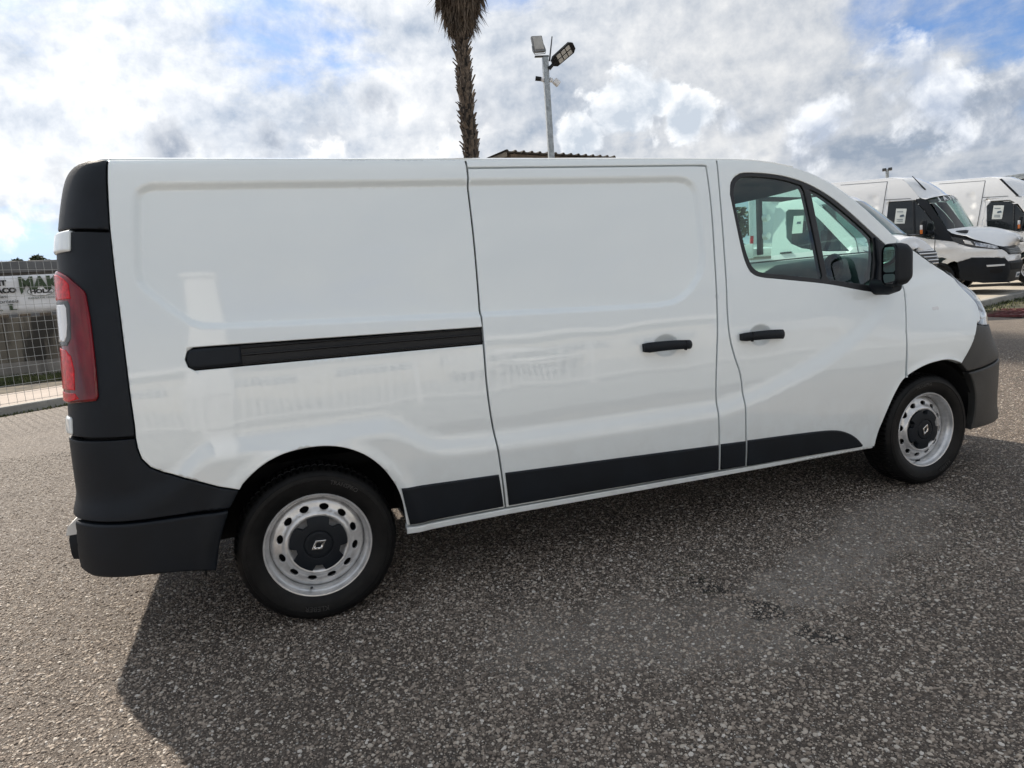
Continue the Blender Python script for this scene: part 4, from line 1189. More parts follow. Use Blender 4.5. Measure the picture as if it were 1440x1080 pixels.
# inner door trim below the window line
vp("door_trim", [(2.16, 1.28), (2.45, 1.265), (2.75, 1.225), (3.05, 1.165), (3.24, 1.12), (3.2, .7), (3.0, .45), (2.2, .45)], M_CABIN, off=-.07, step=.1, fold=.02, rb=0, extra=noext, feat=None)
box("belt_line_trim", (2.66 - ORG[0], .085 - ORG[1], 1.225), (.9, .05, .03), M_CABIN, van, rot=Matrix.Rotation(radians(7.5), 3, 'Y'))

# ------------------------------------------------------------------ the far (left) side: mirrored skins
for ch in list(van.children):
    nm = ch.name.split('.')[0]
    if nm in ("rear_quarter_panel", "front_wing", "corner_cap", "corner_cladding", "lower_cladding", "rear_bumper_corner", "tail_lamp", "headlamp", "front_bumper", "bumper_valance", "grille", "door_mirror", "side_frame", "front_door", "sliding_door", "inner_shell", "sill", "mirror_base", "side_repeater"):
        c = copy_tree(ch, van); c.scale = (1, -1, 1)
        if nm == "sliding_door": c.name = "side_panel"

# ================================================================== PARKED HIGH-ROOF VANS
profD = pchip([.1, .3, .8, 1.2, 1.5, 2.1, 2.5, 2.75, 3.0], [.05, .03, 0, .02, .05, .13, .19, .25, .32])
xfD = pchip([.1, .3, .5, .7, .8, .9, 1.0, 1.1, 1.25, 1.4, 3], [.93, .98, 1.02, 1.02, 1.0, .96, .88, .74, .45, .2, .2])
WD = 2.0
def DS(u, z):
    u = np.asarray(u, float); z = np.asarray(z, float) + 0 * u
    xs = .30
    y = profD(z)
    tf = np.clip((u - xs) / .7 * pi / 2, 0, pi / 2); af = np.maximum(xfD(z) - xs, .02)
    ef = np.maximum(u - xs - .7, 0)
    x = np.where(u > xs, xs + af * np.sin(tf), u) + .06 * (1 - (1 - np.clip(ef / .6, 0, 1)) ** 2)
    y = y + np.where(u > xs, .36 * (1 - np.cos(tf)), 0) + ef
    return np.stack([x, y, z], -1)
def dfeat(u, z):
    u = np.asarray(u, float); z = np.asarray(z, float)
    d = sdf(np.stack([u.ravel(), z.ravel()], 1), D_REC).reshape(u.shape)
    return .012 * sst(-.005, .04, d) - .02 * np.exp(-((z - 1.02 + .10 * (u + .3)) / .06) ** 2) * (u > -4.6)
D_REC = [(-4.3, 2.62), (-1.62, 2.40), (-1.53, 2.33), (-1.55, 2.0), (-1.6, 1.75), (-1.75, 1.62), (-4.3, 1.62), (-4.42, 1.75), (-4.40, 2.52)]
D_ROOF = [(-4.7, 2.80), (-4.6, 2.93), (-4.45, 2.95), (-2.44, 2.82), (-1.63, 2.765), (-1.2, 2.73), (-1.02, 2.66), (-.80, 2.40), (-.64, 2.19), (-.52, 2.14), (-.18, 1.58), (-.05, 1.37), (.3, 1.24), (.6, 1.10), (.85, .97), (1.3, .96), (1.64, .96)]
dE = pchip([q[0] for q in D_ROOF], [q[1] for q in D_ROOF])
def frame_m(o, x, y):
    "matrix that lays text (x along the words, y up) on a surface"
    x = Vector(x).normalized(); y = Vector(y); y = (y - x * y.dot(x)).normalized(); z = x.cross(y)
    m = Matrix((x, y, z)).transposed().to_4x4(); m.translation = o
    return m
def high_van(label, loc, rz, group, variant=0):
    t = thing("high_roof_van", label, "van", loc, rz, group)
    def p(name, poly, m, off=0.0, step=.09, parent=None, feat=None, fold=.03, rb=.004, holes=()):
        return panel(name, DS, poly, m, parent or t, step, off, 0, holes, fold, feat, rb, noext)
    ar = [(-.73, .32), (-.72, .55), (-.60, .74), (-.40, .83), (-.17, .83), (.02, .75), (.14, .55), (.16, .32)]
    rar = [(-3.35, .36), (-3.40, .60), (-3.55, .78), (-3.80, .84), (-4.05, .78), (-4.2, .60), (-4.25, .36)]
    top = [(u, float(dE(u))) for u in np.arange(-4.65, -.72, .12)]
    body = top + [(-.66, 2.20), (-.70, 2.16), (-1.30, 2.20), (-1.34, 1.56), (-.82, 1.39), (-.52, 1.28), (-.32, 1.235), (.05, 1.15), (.35, 1.0), (.66, .91), (.78, .90), (.95, .795), (1.64, .78), (1.64, .65), (.86, .645), (.80, .72), (.35, .78), (.12, .70)] + ar[:6][::-1] + [(-.73, .40)] + [(-1.5, .40), (-3.33, .40)] + rar + [(-4.65, .40)]
    b = p("body", body, M_WHITE2, step=.10, feat=dfeat)
    # roof cap, rear
    rows = []
    for u in list(np.arange(-4.65, -1.0, .2)) + [-1.02, -.9, -.8, -.72, -.66, -.60, -.54]:
        e = DS(np.array([u]), np.array([float(dE(u))]))[0]
        k = float(sst(-1.3, -.6, u)); row = []
        for s in np.linspace(0, 2, 23):
            q = min(s, 2 - s); y = e[1] + (WD / 2 - e[1]) * q ** 1.3; y = y if s <= 1 else WD - y
            c = 1 - (1 - q) ** 2
            row.append((e[0] + .32 * k * c, y, e[2] + (.05 + .03 * k) * c))
        rows.append(row)
    loft("roof", rows, M_WHITE2, t, flip=True)
    # windscreen
    rows = []
    for u in np.linspace(-.54, -.09, 9):
        e = DS(np.array([u]), np.array([float(dE(u))]))[0]; row = []
        for s in np.linspace(0, 2, 19):
            q = min(s, 2 - s); y = e[1] + .03 + (WD / 2 - e[1] - .03) * q; y = y if s <= 1 else WD - y
            row.append((e[0] + .32 * (1 - (1 - q) ** 2), y, e[2] + .01 + .06 * (1 - (1 - q) ** 2) * (1 - (u + .54) / .45)))
        rows.append(row)
    ws = loft("windscreen", rows, M_CABGLASS, t, flip=True)
    # hood
    rows = []
    for k, u in enumerate(list(np.linspace(-.10, .95, 12)) + [1.2, 1.45, 1.64]):
        e = DS(np.array([u]), np.array([float(dE(u))]))[0]; row = []
        w = (u + .10) / 1.74
        for s in np.linspace(0, 2, 19):
            q = min(s, 2 - s); c = 1 - (1 - q) ** 2
            y = e[1] + (WD / 2 - e[1]) * q; y = y if s <= 1 else WD - y
            sx = .28 + .80 * min(1, w * 1.35); sz = 1.47 - .12 * w - .38 * w ** 2.4
            row.append((e[0] + (max(sx, e[0]) - e[0]) * c, y, e[2] + (sz - e[2]) * c))
        rows.append(row)
    hd = loft("hood", rows, M_WHITE2, t, flip=True)
    # side windows, black pillar cladding, sheet of paper stuck inside the glass
    if variant == 0:
        sw = p("side_window", [(-1.32, 2.14), (-1.28, 2.18), (-.78, 2.16), (-.72, 2.10), (-.55, 1.89), (-.37, 1.62), (-.31, 1.27), (-.53, 1.31), (-.82, 1.40), (-1.32, 1.55)], M_DGLASS, off=-.004)
        p("window_bar", [(-.80, 2.15), (-.755, 2.15), (-.70, 1.36), (-.745, 1.37)], M_BLACK, off=.006, parent=sw)
        p("pillar_cladding", [(-.74, 2.185), (-.52, 2.145), (-.18, 1.575), (-.06, 1.37), (0, 1.27), (.06, 1.155), (-.30, 1.235), (-.50, 1.275), (-.32, 1.285), (-.36, 1.62), (-.52, 1.87), (-.70, 2.10)], M_BLACK, off=.008)
    else:
        sw = p("side_window", rrect(-1.26, 1.50, -.62, 2.12, .07)[0:0] + [(-1.27, 2.02), (-1.20, 2.11), (-.84, 2.08), (-.66, 1.97), (-.44, 1.66), (-.36, 1.34), (-.60, 1.33), (-1.24, 1.48)], M_DGLASS, off=.004)
        p("window_bar", [(-.72, 2.0), (-.685, 1.98), (-.66, 1.34), (-.70, 1.345)], M_BLACK, off=.010, parent=sw)
        p("pillar_panel", [(-.74, 2.185), (-.52, 2.145), (-.18, 1.575), (-.06, 1.37), (0, 1.27), (.06, 1.155), (-.30, 1.235), (-.50, 1.275), (-.34, 1.30), (-.42, 1.66), (-.62, 1.98), (-.80, 2.11), (-1.22, 2.14), (-1.28, 2.18)], M_WHITE2, off=.0)
        p("door_edge_panel", [(-1.30, 2.18), (-1.20, 2.13), (-1.28, 2.03), (-1.25, 1.46), (-.60, 1.31), (-.36, 1.32), (-.32, 1.24), (-.82, 1.38), (-1.34, 1.55)], M_WHITE2, off=.0)
        p("black_edge_strip", [(-1.05, 2.66), (-1.0, 2.665), (-.62, 2.20), (-.67, 2.19)], M_BLACK, off=.012)
    pp = p("paper_sheet", [(-1.13, 2.02), (-.91, 1.99), (-.94, 1.66), (-1.155, 1.68)], M_PAPER, off=.008, fold=.002, rb=0, parent=sw)
    p("printed_van", [(-1.04, 1.86), (-.97, 1.87), (-.95, 1.82), (-1.05, 1.815)], M_INK, off=.011, fold=.001, rb=0, parent=sw)
    for zc in (1.95, 1.78, 1.74): p("printed_line", [(-1.11, zc), (-.98, zc - .015), (-.98, zc - .030), (-1.11, zc - .012)], M_INK, off=.011, fold=.001, rb=0, parent=sw)
    # lamps, grille, bumper
    h = p("headlamp", [(-.02, 1.265), (.34, 1.165), (.60, 1.06), (.78, .985), (.78, .94), (.70, .90), (.36, 1.0), (.05, 1.145)], M_LAMPDARK, off=.010)
    p("lens", [(.22, 1.17), (.36, 1.13), (.40, 1.04), (.26, 1.09)], M_CLEARL, off=.018, fold=.01, parent=h)
    p("lens", [(.42, 1.11), (.60, 1.04), (.74, .985), (.74, .93), (.68, .92), (.42, 1.02)], M_LAMPSILVER, off=.018, fold=.01, parent=h)
    g = p("grille", [(.74, .985), (.86, .955), (1.64, .955), (1.64, .785), (.96, .785), (.78, .90)], M_GLOSSBLACK, off=.022)
    for zc in (.90, .865, .83): p("grille_bar", [(.95, zc), (1.64, zc), (1.64, zc - .010), (.97, zc - .010)], M_GALV, off=.034, fold=.02, parent=g)
    bp = p("front_bumper", [(.12, .692), (.35, .772), (.79, .715), (.86, .638), (1.64, .645), (1.64, .22), (1.0, .20), (.5, .22), (.17, .33), (.15, .55)], M_BLACK, off=.022, fold=.05)
    p("fog_recess", ellipse(.66, .47, .10, .06, 18), M_DARK, off=.024, fold=.004, parent=bp)
    p("fog_lamp_trim", [(.52, .60), (.78, .595), (.78, .56), (.53, .56)], M_LETTERW, off=.03, fold=.01, parent=bp)
    p("lower_mesh", [(.90, .60), (1.64, .60), (1.64, .46), (.95, .46)], M_DARK, off=.024, fold=.004, parent=bp)
    p("number_plate", [(1.35, .40), (1.64, .40), (1.64, .29), (1.35, .29)], M_LETTERW, off=.035, fold=.01, parent=bp)
    p("plate_number", [(1.40, .37), (1.62, .37), (1.62, .32), (1.40, .32)], M_INK, off=.036, fold=.001, parent=bp, rb=0)
    # mirror
    bm = bmesh.new()
    bbox(bm, Vector((-.50, -.20, 1.50)), (.10, .20, .34), .04, Matrix.Rotation(radians(8), 3, 'Y'))
    btube(bm, [(-.46, -.12, 1.40), (-.38, .03, 1.38)], .05, 8)
    mi = bm_obj("door_mirror", bm, M_BLACK, t, True)
    box("indicator_lens", (-.505, -.312, 1.42), (.05, .015, .09), M_ORANGE, mi, bev=.004)
    box("mirror_rim", (-.51, -.306, 1.52), (.05, .012, .10), M_LETTERW, mi, bev=.004)
    # black joints of the doors, tail lamp, aerial
    jt = [[(-1.345, 2.67), (-1.357, 2.67), (-1.437, 1.84), (-1.50, 1.30), (-1.45, .45), (-1.438, .45), (-1.488, 1.30), (-1.425, 1.84)], [(-2.4, 2.76), (-1.35, 2.675), (-1.35, 2.668), (-2.4, 2.752)],
          [(-1.39, 2.262), (-.84, 2.215), (-.84, 2.205), (-1.39, 2.250)], [(-.322, 1.23), (-.31, 1.23), (-.31, .86), (-.322, .86)]]
    for j in jt: p("door_joint", j, M_DARK, off=.003, step=.2, fold=.002, rb=0, feat=dfeat)
    p("tail_lamp", [(-4.65, 1.78), (-4.56, 1.76), (-4.56, 1.45), (-4.65, 1.43)], M_REDB, off=.01)
    if variant == 0:
        tube("aerial", [(-.60, .36, 2.375), (-.86, .33, 2.72)], [.018, .007], M_GLOSSBLACK, t, 6)
        q = text("badge_lettering", "IVECO", .17, M_CHROME, hd, Matrix.Identity(4), .006, .004)
        q.matrix_local = frame_m((1.105, 1.0, 1.085), (0, 1, 0), (-.22, 0, .97))
    # white lettering along the top of the windscreen
    for k, ch in enumerate("IAIATRUCK"):
        s = -.74 + .185 * k
        x = -.485 + .32 * (1 - s * s) + .014; z = 2.105 + .055 * (1 - s * s)
        q = text("windscreen_lettering", ch, .17, M_LETTERW, ws, Matrix.Identity(4), .002, .010)
        q.matrix_local = frame_m((x, 1.0 + s * .84, z), (-.64 * s / .84, 1, 0), (-.62, 0, .78))
    # mirrored left side, inner darkness, wheels
    for ch in list(t.children):
        if ch.name.split('.')[0] in ("body", "side_window", "pillar_cladding", "pillar_panel", "headlamp", "grille", "front_bumper", "door_mirror", "tail_lamp", "door_edge_panel"):
            c = copy_tree(ch, t); c.scale = (1, -1, 1); c.location = (0, WD, 0)
            for gch in list(c.children):
                if gch.name.startswith(("number_plate", "plate_number", "paper", "printed")): bpy.data.objects.remove(gch)
    box("rear_doors", (-4.66, 1.0, 1.62), (.05, 1.86, 2.4), M_WHITE2, t, bev=.02)
    box("chassis", (-2.1, 1.0, .48), (4.6, 1.5, .3), M_DARK, t)
    box("bulkhead", (-1.6, 1.0, 1.5), (.04, 1.5, 1.8), M_CABIN, t)
    box("dashboard", (.02, 1.0, 1.22), (.5, 1.76, .34), M_CABIN, t, bev=.05)
    for y in (.55, 1.45):
        bm = bmesh.new(); bbox(bm, Vector((-1.2, y, 1.15)), (.18, .5, .8), .05); bbox(bm, Vector((-1.0, y, .85)), (.5, .5, .2), .05)
        bm_obj("seat", bm, M_SEAT, t, True)
    for x in (-.28, -3.8):
        for y in (.07, 1.93):
            w = simple_wheel(t, (x, y, .36), .36, y < 1)
    return t
def simple_wheel(parent, loc, R, outer_neg=True):
    s = -1 if outer_neg else 1
    k = R / .36
    ty = lathe("wheel", [(.21 * k, -.06 * s), (.22 * k, -.10 * s), (.30 * k, -.115 * s), (.34 * k, -.10 * s), (.36 * k, -.07 * s), (.36 * k, .08 * s), (.33 * k, .11 * s), (.22 * k, .10 * s)], 40, M_TYRE, parent)
    ty.location = loc
    # (profile is written with the outer face at -y, flipped by s)
    lathe("rim", [(.215 * k, .105 * s), (.20 * k, .10 * s), (.19 * k, .06 * s), (.15 * k, .07 * s), (.12 * k, .085 * s), (.07 * k, .08 * s), (.0, .08 * s)], 32, M_STEEL, ty)
    bm = bmesh.new()
    for q in range(8):
        a_ = 2 * pi * q / 8
        bbox(bm, Vector((.165 * k * cos(a_), .069 * s, .165 * k * sin(a_))), (.035, .02, .03), 0)
    bm_obj("rim_slot", bm, M_DARK, ty)
    return ty
RZ = radians(90 - 155)
DLOC = Vector((14.267, 8.079, .49))
high_van("white high-roof van with black pillar cladding, black bumper and a badge on its hood", DLOC, RZ, "high-roof vans parked in a row", 0)
v2_ = high_van("second white high-roof van with a white windscreen pillar and black roof edge strips", DLOC + Vector((3.6, .28, .01)), RZ - radians(3), "high-roof vans parked in a row", 1)
# third one, with a dark red stripe under the roof
v3_ = copy_tree(v2_); v3_.location = DLOC + Vector((7.3, .75, .01)); v3_.rotation_euler = (0, 0, RZ - radians(5))
v3_['label'] = "white high-roof van with a dark red stripe below its roof, cut off by the frame"
M_DKRED = mat("dark_red_stripe", (0.10, 0.004, 0.018), 0.4)
panel("roof_stripe", DS, [(-4.5, 2.84), (-2.44, 2.76), (-1.63, 2.71), (-1.2, 2.68), (-1.02, 2.60), (-1.04, 2.54), (-1.3, 2.62), (-2.44, 2.69), (-4.5, 2.77)], M_DKRED, v3_, .15, .012, 0, (), .01, None, 0, noext)
box("roof_box", (-2.6, 1.0, 3.0), (1.6, .9, .16), M_GALV, v3_, bev=.03)

# ================================================================== FLATBED TRUCK (seen through the cab glass)
profT = pchip([.3, 1.0, 1.5, 2.2, 2.4], [.02, .0, .06, .2, .3])
xfT = pchip([.3, .5, .8, 1.0, 1.1, 1.3], [.86, .9, .9, .86, .74, .45])
def TS(u, z):
    u = np.asarray(u, float); z = np.asarray(z, float) + 0 * u
    xs = .30
    tf = np.clip((u - xs) / .7 * pi / 2, 0, pi / 2); af = np.maximum(xfT(z) - xs, .02)
    ef = np.maximum(u - xs - .7, 0)
    x = np.where(u > xs, xs + af * np.sin(tf), u)
    y = profT(z) + np.where(u > xs, .30 * (1 - np.cos(tf)), 0) + ef
    return np.stack([x, y, z], -1)
T_ROOF = [(-1.47, 2.14), (-1.40, 2.21), (-1.30, 2.22), (-.72, 2.18), (-.48, 2.02), (-.03, 1.62), (.25, 1.35), (.36, 1.27), (.6, 1.16), (.9, 1.06), (1.3, 1.04), (1.60, 1.04)]
tE = pchip([q[0] for q in T_ROOF], [q[1] for q in T_ROOF])
WT = 1.95
def truck():
    t = thing("flatbed_truck", "white single-cab flatbed truck with a steel headboard, parked beyond the foreground van", "truck", (9.948, 6.978, .44), radians(90 - 168))
    def p(name, poly, m, off=0.0, step=.09, parent=None, fold=.03, rb=.004, holes=()):
        return panel(name, TS, poly, m, parent or t, step, off, 0, holes, fold, None, rb, noext)
    win = [(-1.21, 2.0), (-1.16, 2.04), (-.78, 1.99), (-.62, 1.91), (-.41, 1.72), (.20, 1.12), (-.23, 1.15), (-.38, 1.17), (-.79, 1.26), (-1.03, 1.37), (-1.14, 1.49)]
    ar = [(-.45, .4), (-.43, .6), (-.30, .78), (0, .86), (.30, .78), (.43, .6), (.45, .4)]
    body = [(-1.47, .5)] + [(u, float(tE(u))) for u in np.arange(-1.47, 1.6, .07)] + [(1.60, .9), (.8, .9), (.75, .7), (.46, .6)] + ar[::-1] + [(-.6, .42), (-1.47, .42)]
    cab = p("cab", body[1:], M_WHITE2, holes=[win])
    p("side_window", win, M_CABGLASS, off=-.01, fold=0, rb=0)
    p("window_bar", [(-.72, 1.98), (-.68, 1.97), (-.56, 1.20), (-.60, 1.21)], M_BLACK, off=.004)
    p("paper_sheet", [(-1.02, 1.90), (-.80, 1.88), (-.80, 1.55), (-1.03, 1.56)], M_PAPER, off=-.004, fold=.002, rb=0)
    p("printed_van", [(-.93, 1.78), (-.85, 1.775), (-.85, 1.73), (-.94, 1.735)], M_INK, off=-.001, fold=.001, rb=0)
    p("door_handle", rrect(-1.25, 1.185, -1.0, 1.215, .012), M_BLACK, off=.03, fold=.03)
    p("door_joint", [(-.43, 2.02), (.34, 1.285), (.36, 1.06), (.37, 1.06), (.355, 1.29), (-.42, 2.03)], M_DARK, off=.003, fold=.002, rb=0)
    rows = []
    for u in list(np.linspace(-1.45, -.50, 10)):
        e = TS(np.array([u]), np.array([float(tE(u))]))[0]; row = []
        for s in np.linspace(0, 2, 17):
            q = min(s, 2 - s); c = 1 - (1 - q) ** 2; y = e[1] + (WT / 2 - e[1]) * q; y = y if s <= 1 else WT - y
            row.append((e[0] + .22 * float(sst(-1.2, -.5, u)) * c, y, e[2] + .05 * c))
        rows.append(row)
    loft("roof", rows, M_WHITE2, t, flip=True)
    rows = []
    for u in np.linspace(-.50, .27, 9):
        e = TS(np.array([u]), np.array([float(tE(u))]))[0]; row = []
        for s in np.linspace(0, 2, 17):
            q = min(s, 2 - s); c = 1 - (1 - q) ** 2; y = e[1] + .04 + (WT / 2 - e[1] - .04) * q; y = y if s <= 1 else WT - y
            row.append((e[0] + .22 * c + .02, y, e[2] + .05 * c))
        rows.append(row)
    ws = loft("windscreen", rows, M_CABGLASS, t, flip=True)
    rows = []
    for u in list(np.linspace(.24, 1.6, 14)):
        e = TS(np.array([u]), np.array([float(tE(u))]))[0]; row = []; w = (u - .24) / 1.36
        for s in np.linspace(0, 2, 17):
            q = min(s, 2 - s); c = 1 - (1 - q) ** 2; y = e[1] + (WT / 2 - e[1]) * q; y = y if s <= 1 else WT - y
            sx = .50 + .40 * w; sz = 1.37 - .10 * w - .18 * w ** 2.5
            row.append((e[0] + (max(sx, e[0]) - e[0]) * c, y, e[2] + (sz - e[2]) * c))
        rows.append(row)
    loft("hood", rows, M_WHITE2, t, flip=True)
    box("cowl_vent", (.60, 1.40, 1.335), (.10, .30, .02), M_GLOSSBLACK, t, rot=Matrix.Rotation(radians(12), 3, 'Y'))
    g = p("grille", [(.92, 1.02), (1.6, 1.02), (1.6, .72), (1.0, .72)], M_GLOSSBLACK, off=.006)
    for zc in (.98, .92, .86, .80): p("grille_bar", [(.96, zc), (1.6, zc), (1.6, zc - .02), (.96, zc - .02)], M_CHROME, off=.02, fold=.02, parent=g)
    p("front_bumper", [(.48, .62), (.75, .68), (1.6, .68), (1.6, .30), (.48, .30)], M_BLACK, off=.015)
    p("headlamp", [(.45, 1.12), (.80, 1.0), (.88, .80), (.60, .88)], M_LAMPSILVER, off=.006)
    for ch in list(t.children):
        if ch.name.split('.')[0] in ("cab", "side_window", "grille", "front_bumper", "headlamp"):
            c = copy_tree(ch, t); c.scale = (1, -1, 1); c.location = (0, WT, 0)
    prism("cab_back", [(.15, .5), (.03, 1.2), (.2, 2.1), (WT - .2, 2.1), (WT - .03, 1.2), (WT - .15, .5)][0:0] + [(.02, .5), (.02, 1.1), (.20, 2.12), (WT - .20, 2.12), (WT - .02, 1.1), (WT - .02, .5)], -1.47, -1.44, M_WHITE2, t, 'yz')
    box("rear_window", (-1.478, WT / 2, 1.72), (.01, 1.1, .42), M_DGLASS, t)
    box("dashboard", (.20, WT / 2, 1.12), (.5, 1.7, .3), M_CABIN, t, bev=.05)
    bm = bmesh.new(); c0 = Vector((-.22, 1.45, 1.30)); qq = Vector((-.75, 0, .66)).normalized().to_track_quat('Z', 'Y').to_matrix()
    btube(bm, [c0 + qq @ Vector((.19 * cos(a), .19 * sin(a), 0)) for a in np.linspace(0, 2 * pi, 25)], .016, 6, False)
    btube(bm, [c0 - qq @ Vector((.18, 0, 0)), c0 + qq @ Vector((.18, 0, 0))], .018, 6)
    bm_obj("steering_wheel", bm, M_CABIN, t, True)
    for y in (.5, 1.45):
        bm = bmesh.new(); bbox(bm, Vector((-1.1, y, 1.2)), (.16, .5, .85), .05); bbox(bm, Vector((-.85, y, .85)), (.5, .5, .2), .05); bbox(bm, Vector((-1.13, y, 1.72)), (.1, .26, .18), .03)
        bm_obj("seat", bm, M_SEAT, t, True)
    # chassis, bed, headboard
    box("chassis", (-2.2, WT / 2, .62), (4.2, .9, .2), M_DARK, t)
    bed = box("flat_bed", (-3.5, WT / 2, 1.26), (3.35, 2.1, .16), M_LETTERW, t, bev=.01)
    box("side_board", (-3.5, -.09, 1.30), (3.35, .03, .30), M_WHITE2, bed, bev=.005)
    box("side_board", (-3.5, WT + .09, 1.30), (3.35, .03, .30), M_WHITE2, bed, bev=.005)
    hb = bpy.data.objects.new("headboard", None); link(hb, t)
    for y in (.06, WT - .06): box("post", (-1.77, y, 1.82), (.10, .08, 1.22), M_BLACK, hb, bev=.008)
    for z in (2.33,): box("cross_bar", (-1.77, WT / 2, z), (.06, WT - .2, .09), M_BLACK, hb, bev=.008)
    for z in (1.40,): box("cross_bar", (-1.77, WT / 2, z), (.05, WT - .2, .06), M_LETTERW, hb, bev=.008)
    for z in (1.94, 1.58):
        for y in (.12, WT - .12): 
            o = tube("white_cushion", [(-1.70, y, z), (-1.60, y, z)], [.08, .07], M_LETTERW, hb, 14)  # plain white cushions on the headboard, not lamps
    for k, ch in enumerate("TTT"):
        q = text("windscreen_lettering", ch, .14, M_LETTERW, ws, Matrix.Identity(4), .002, .006)
        q.matrix_local = frame_m((-.345 + .03 * k, .40 + .12 * k, 1.99), (.25, 1, 0), (-.66, 0, .75))
    for x in (0, -3.3):
        for y in (.12, WT - .12): simple_wheel(t, (x, y, .35), .35, y < 1)
truck()

# ================================================================== LEFT: FENCE, WALL, BANNER, BUILDING
F0 = np.array([-4.02, 9.45]); FD_ = np.array([.75, .66]); FD_ /= np.hypot(*FD_); FN_ = np.array([-FD_[1], FD_[0]])
def fpt(s, e, z): return Vector((F0[0] + FD_[0] * s + FN_[0] * e, F0[1] + FD_[1] * s + FN_[1] * e, z))
strip("kerb", [(-.10, -.05), (-.085, .115), (-.07, .13), (.09, .13), (.10, -.05)], -9, 12, M_CONC, 42, F0, FD_, FN_)
fence = thing("wire_fence", "galvanised wire mesh fence on a concrete kerb behind the rear of the foreground van", "fence", fpt(0, 0, 0), atan2(FD_[1], FD_[0]))
M_WIRE = mat("galvanised_wire", (0.42, 0.43, 0.42), 0.45, metal=0.5)
for s in np.arange(-6.0, 9.1, 2.5):
    bm = bmesh.new(); bbox(bm, Vector((s, .02, 1.18)), (.05, .05, 2.30), .004); bbox(bm, Vector((s, .02, 2.34)), (.056, .056, .02), .004)
    bm_obj("post", bm, M_GALV, fence)
def wires(name, horizontal, s0, s1):
    bm = bmesh.new()
    if horizontal:
        for k, z in enumerate(np.arange(.17, 2.34, .135)):
            btube(bm, [(s0, -.012, z), (s1, -.012, z)], .0032, 4, False)
    else:
        for s in np.arange(s0 + .06, s1, .118): btube(bm, [(s, -.006, .15), (s, -.006, 2.335)], .0032, 4, False)
    return bm_obj(name, bm, M_WIRE, fence)
for s in np.arange(-6.0, 6.7, 2.5):
    w_ = wires("upright_wires", False, s, s + 2.5); w_['kind'] = 'stuff'
    w_ = wires("cross_wires", True, s, s + 2.5); w_['kind'] = 'stuff'

# path, grass and wall beyond the fence
def slab(name, p0, d, s0, s1, e0, e1, z, m, kind='structure', n=30, wav=0.0, seed=0):
    v = []; nn = np.array([-d[1], d[0]])
    for i in range(n + 1):
        s = s0 + (s1 - s0) * i / n
        for e, kk in ((e0, 0), (e1, 1)):
            w = wav * noise.noise(Vector((s * .9, seed + kk * 5, 0)))
            q = np.array(p0) + d * s + nn * (e + w); v.append((q[0], q[1], z))
    o = mesh(name, v, [(2 * i, 2 * i + 2, 2 * i + 3, 2 * i + 1) for i in range(n)], m)
    return tag(o, kind=kind)
slab("path", F0, FD_, -12, 12, .105, 3.6, .016, M_PINK, wav=.0)
M_EARTH = mat("dark_earth", (0.060, 0.052, 0.038), 0.95, var=0.6, vscale=2.5, tint=(0.13, 0.11, 0.075))
slab("terrain", F0, FD_, -14, 14, 3.55, 9.5, .022, M_EARTH, wav=.0)
W0 = np.array([-6.3, 17.7]); WD_ = np.array([.988, .155]); WN_ = np.array([-.155, .988])
def wpt(s, e, z): return Vector((W0[0] + WD_[0] * s + WN_[0] * e, W0[1] + WD_[1] * s + WN_[1] * e, z))
wrz = atan2(WD_[1], WD_[0])
wall = thing("concrete_wall", "old stained concrete wall with dark streaks below the banner", "wall", wpt(0, 0, 0), wrz)
def stained_mat():
    m = concrete_mat("stained_wall", (0.21, 0.185, 0.145), 0.5, 0.6, 1.3)
    N = NB(m.node_tree); b_ = m.node_tree.nodes['Principled BSDF']
    oc = N.node('ShaderNodeTexCoord').outputs['Object']
    x, y, z = N.sep(oc)
    st = N.noise(N.comb(N.m('MULTIPLY', x, 2.3), y, N.m('MULTIPLY', z, 0.35)), 1.0, 6, 0.62)
    f = N.m('MULTIPLY', N.ss(st, 0.46, 0.58), N.ss(N.m('ADD', z, N.m('MULTIPLY', N.noise(oc, 3.0, 4, 0.6), 0.5)), -0.30, 0.25))
    src = b_.inputs['Base Color'].links[0].from_socket
    m.node_tree.links.new(N.mix(N.m('MULTIPLY', f, 0.9), src, (0.030, 0.027, 0.023)), b_.inputs['Base Color'])
    return m
M_STAIN = stained_mat()
for k in range(8):
    o = box("wall_panel", (-5.25 + 1.5 * k, .12, .78), (1.49, .2, 1.5 + .02 * (k % 3)), M_STAIN, wall, bev=.012)
box("plinth", (0, .06, .20), (12.0, .24, .42), M_OLDCONC, wall, bev=.02)
M_PLANK = mat("grey_plank", (0.10, 0.085, 0.07), 0.85, var=0.5, vscale=7)
for k in range(14):
    box("plank", (-3.2 + .46 * k, .16, 1.61), (.26, .08, .13 + .03 * sin(k * 3)), M_PLANK, wall, bev=.008)
# grass growing along the foot of the wall
def grass_patch(name, n, fn, hmin, hmax, m):
    v = []; f = []
    for i in range(n):
        x, y, z = fn(); a = random.uniform(0, 2 * pi); h = random.uniform(hmin, hmax); w = random.uniform(.006, .014)
        lx, ly = random.gauss(0, .4) * h, random.gauss(0, .4) * h
        b = len(v)
        v += [(x - w * cos(a), y - w * sin(a), z), (x + w * cos(a), y + w * sin(a), z), (x + lx * .5 + w * .6 * cos(a), y + ly * .5 + w * .6 * sin(a), z + h * .6), (x + lx * .5 - w * .6 * cos(a), y + ly * .5 - w * .6 * sin(a), z + h * .6), (x + lx, y + ly, z + h)]
        f += [(b, b + 1, b + 2, b + 3), (b + 3, b + 2, b + 4)]
    o = mesh(name, v, f, m); return tag(o, kind='stuff')
M_GRASS = mat("grass_blade", (0.050, 0.085, 0.018), 0.7, var=0.5, vscale=3, tint=(0.12, 0.13, 0.04))
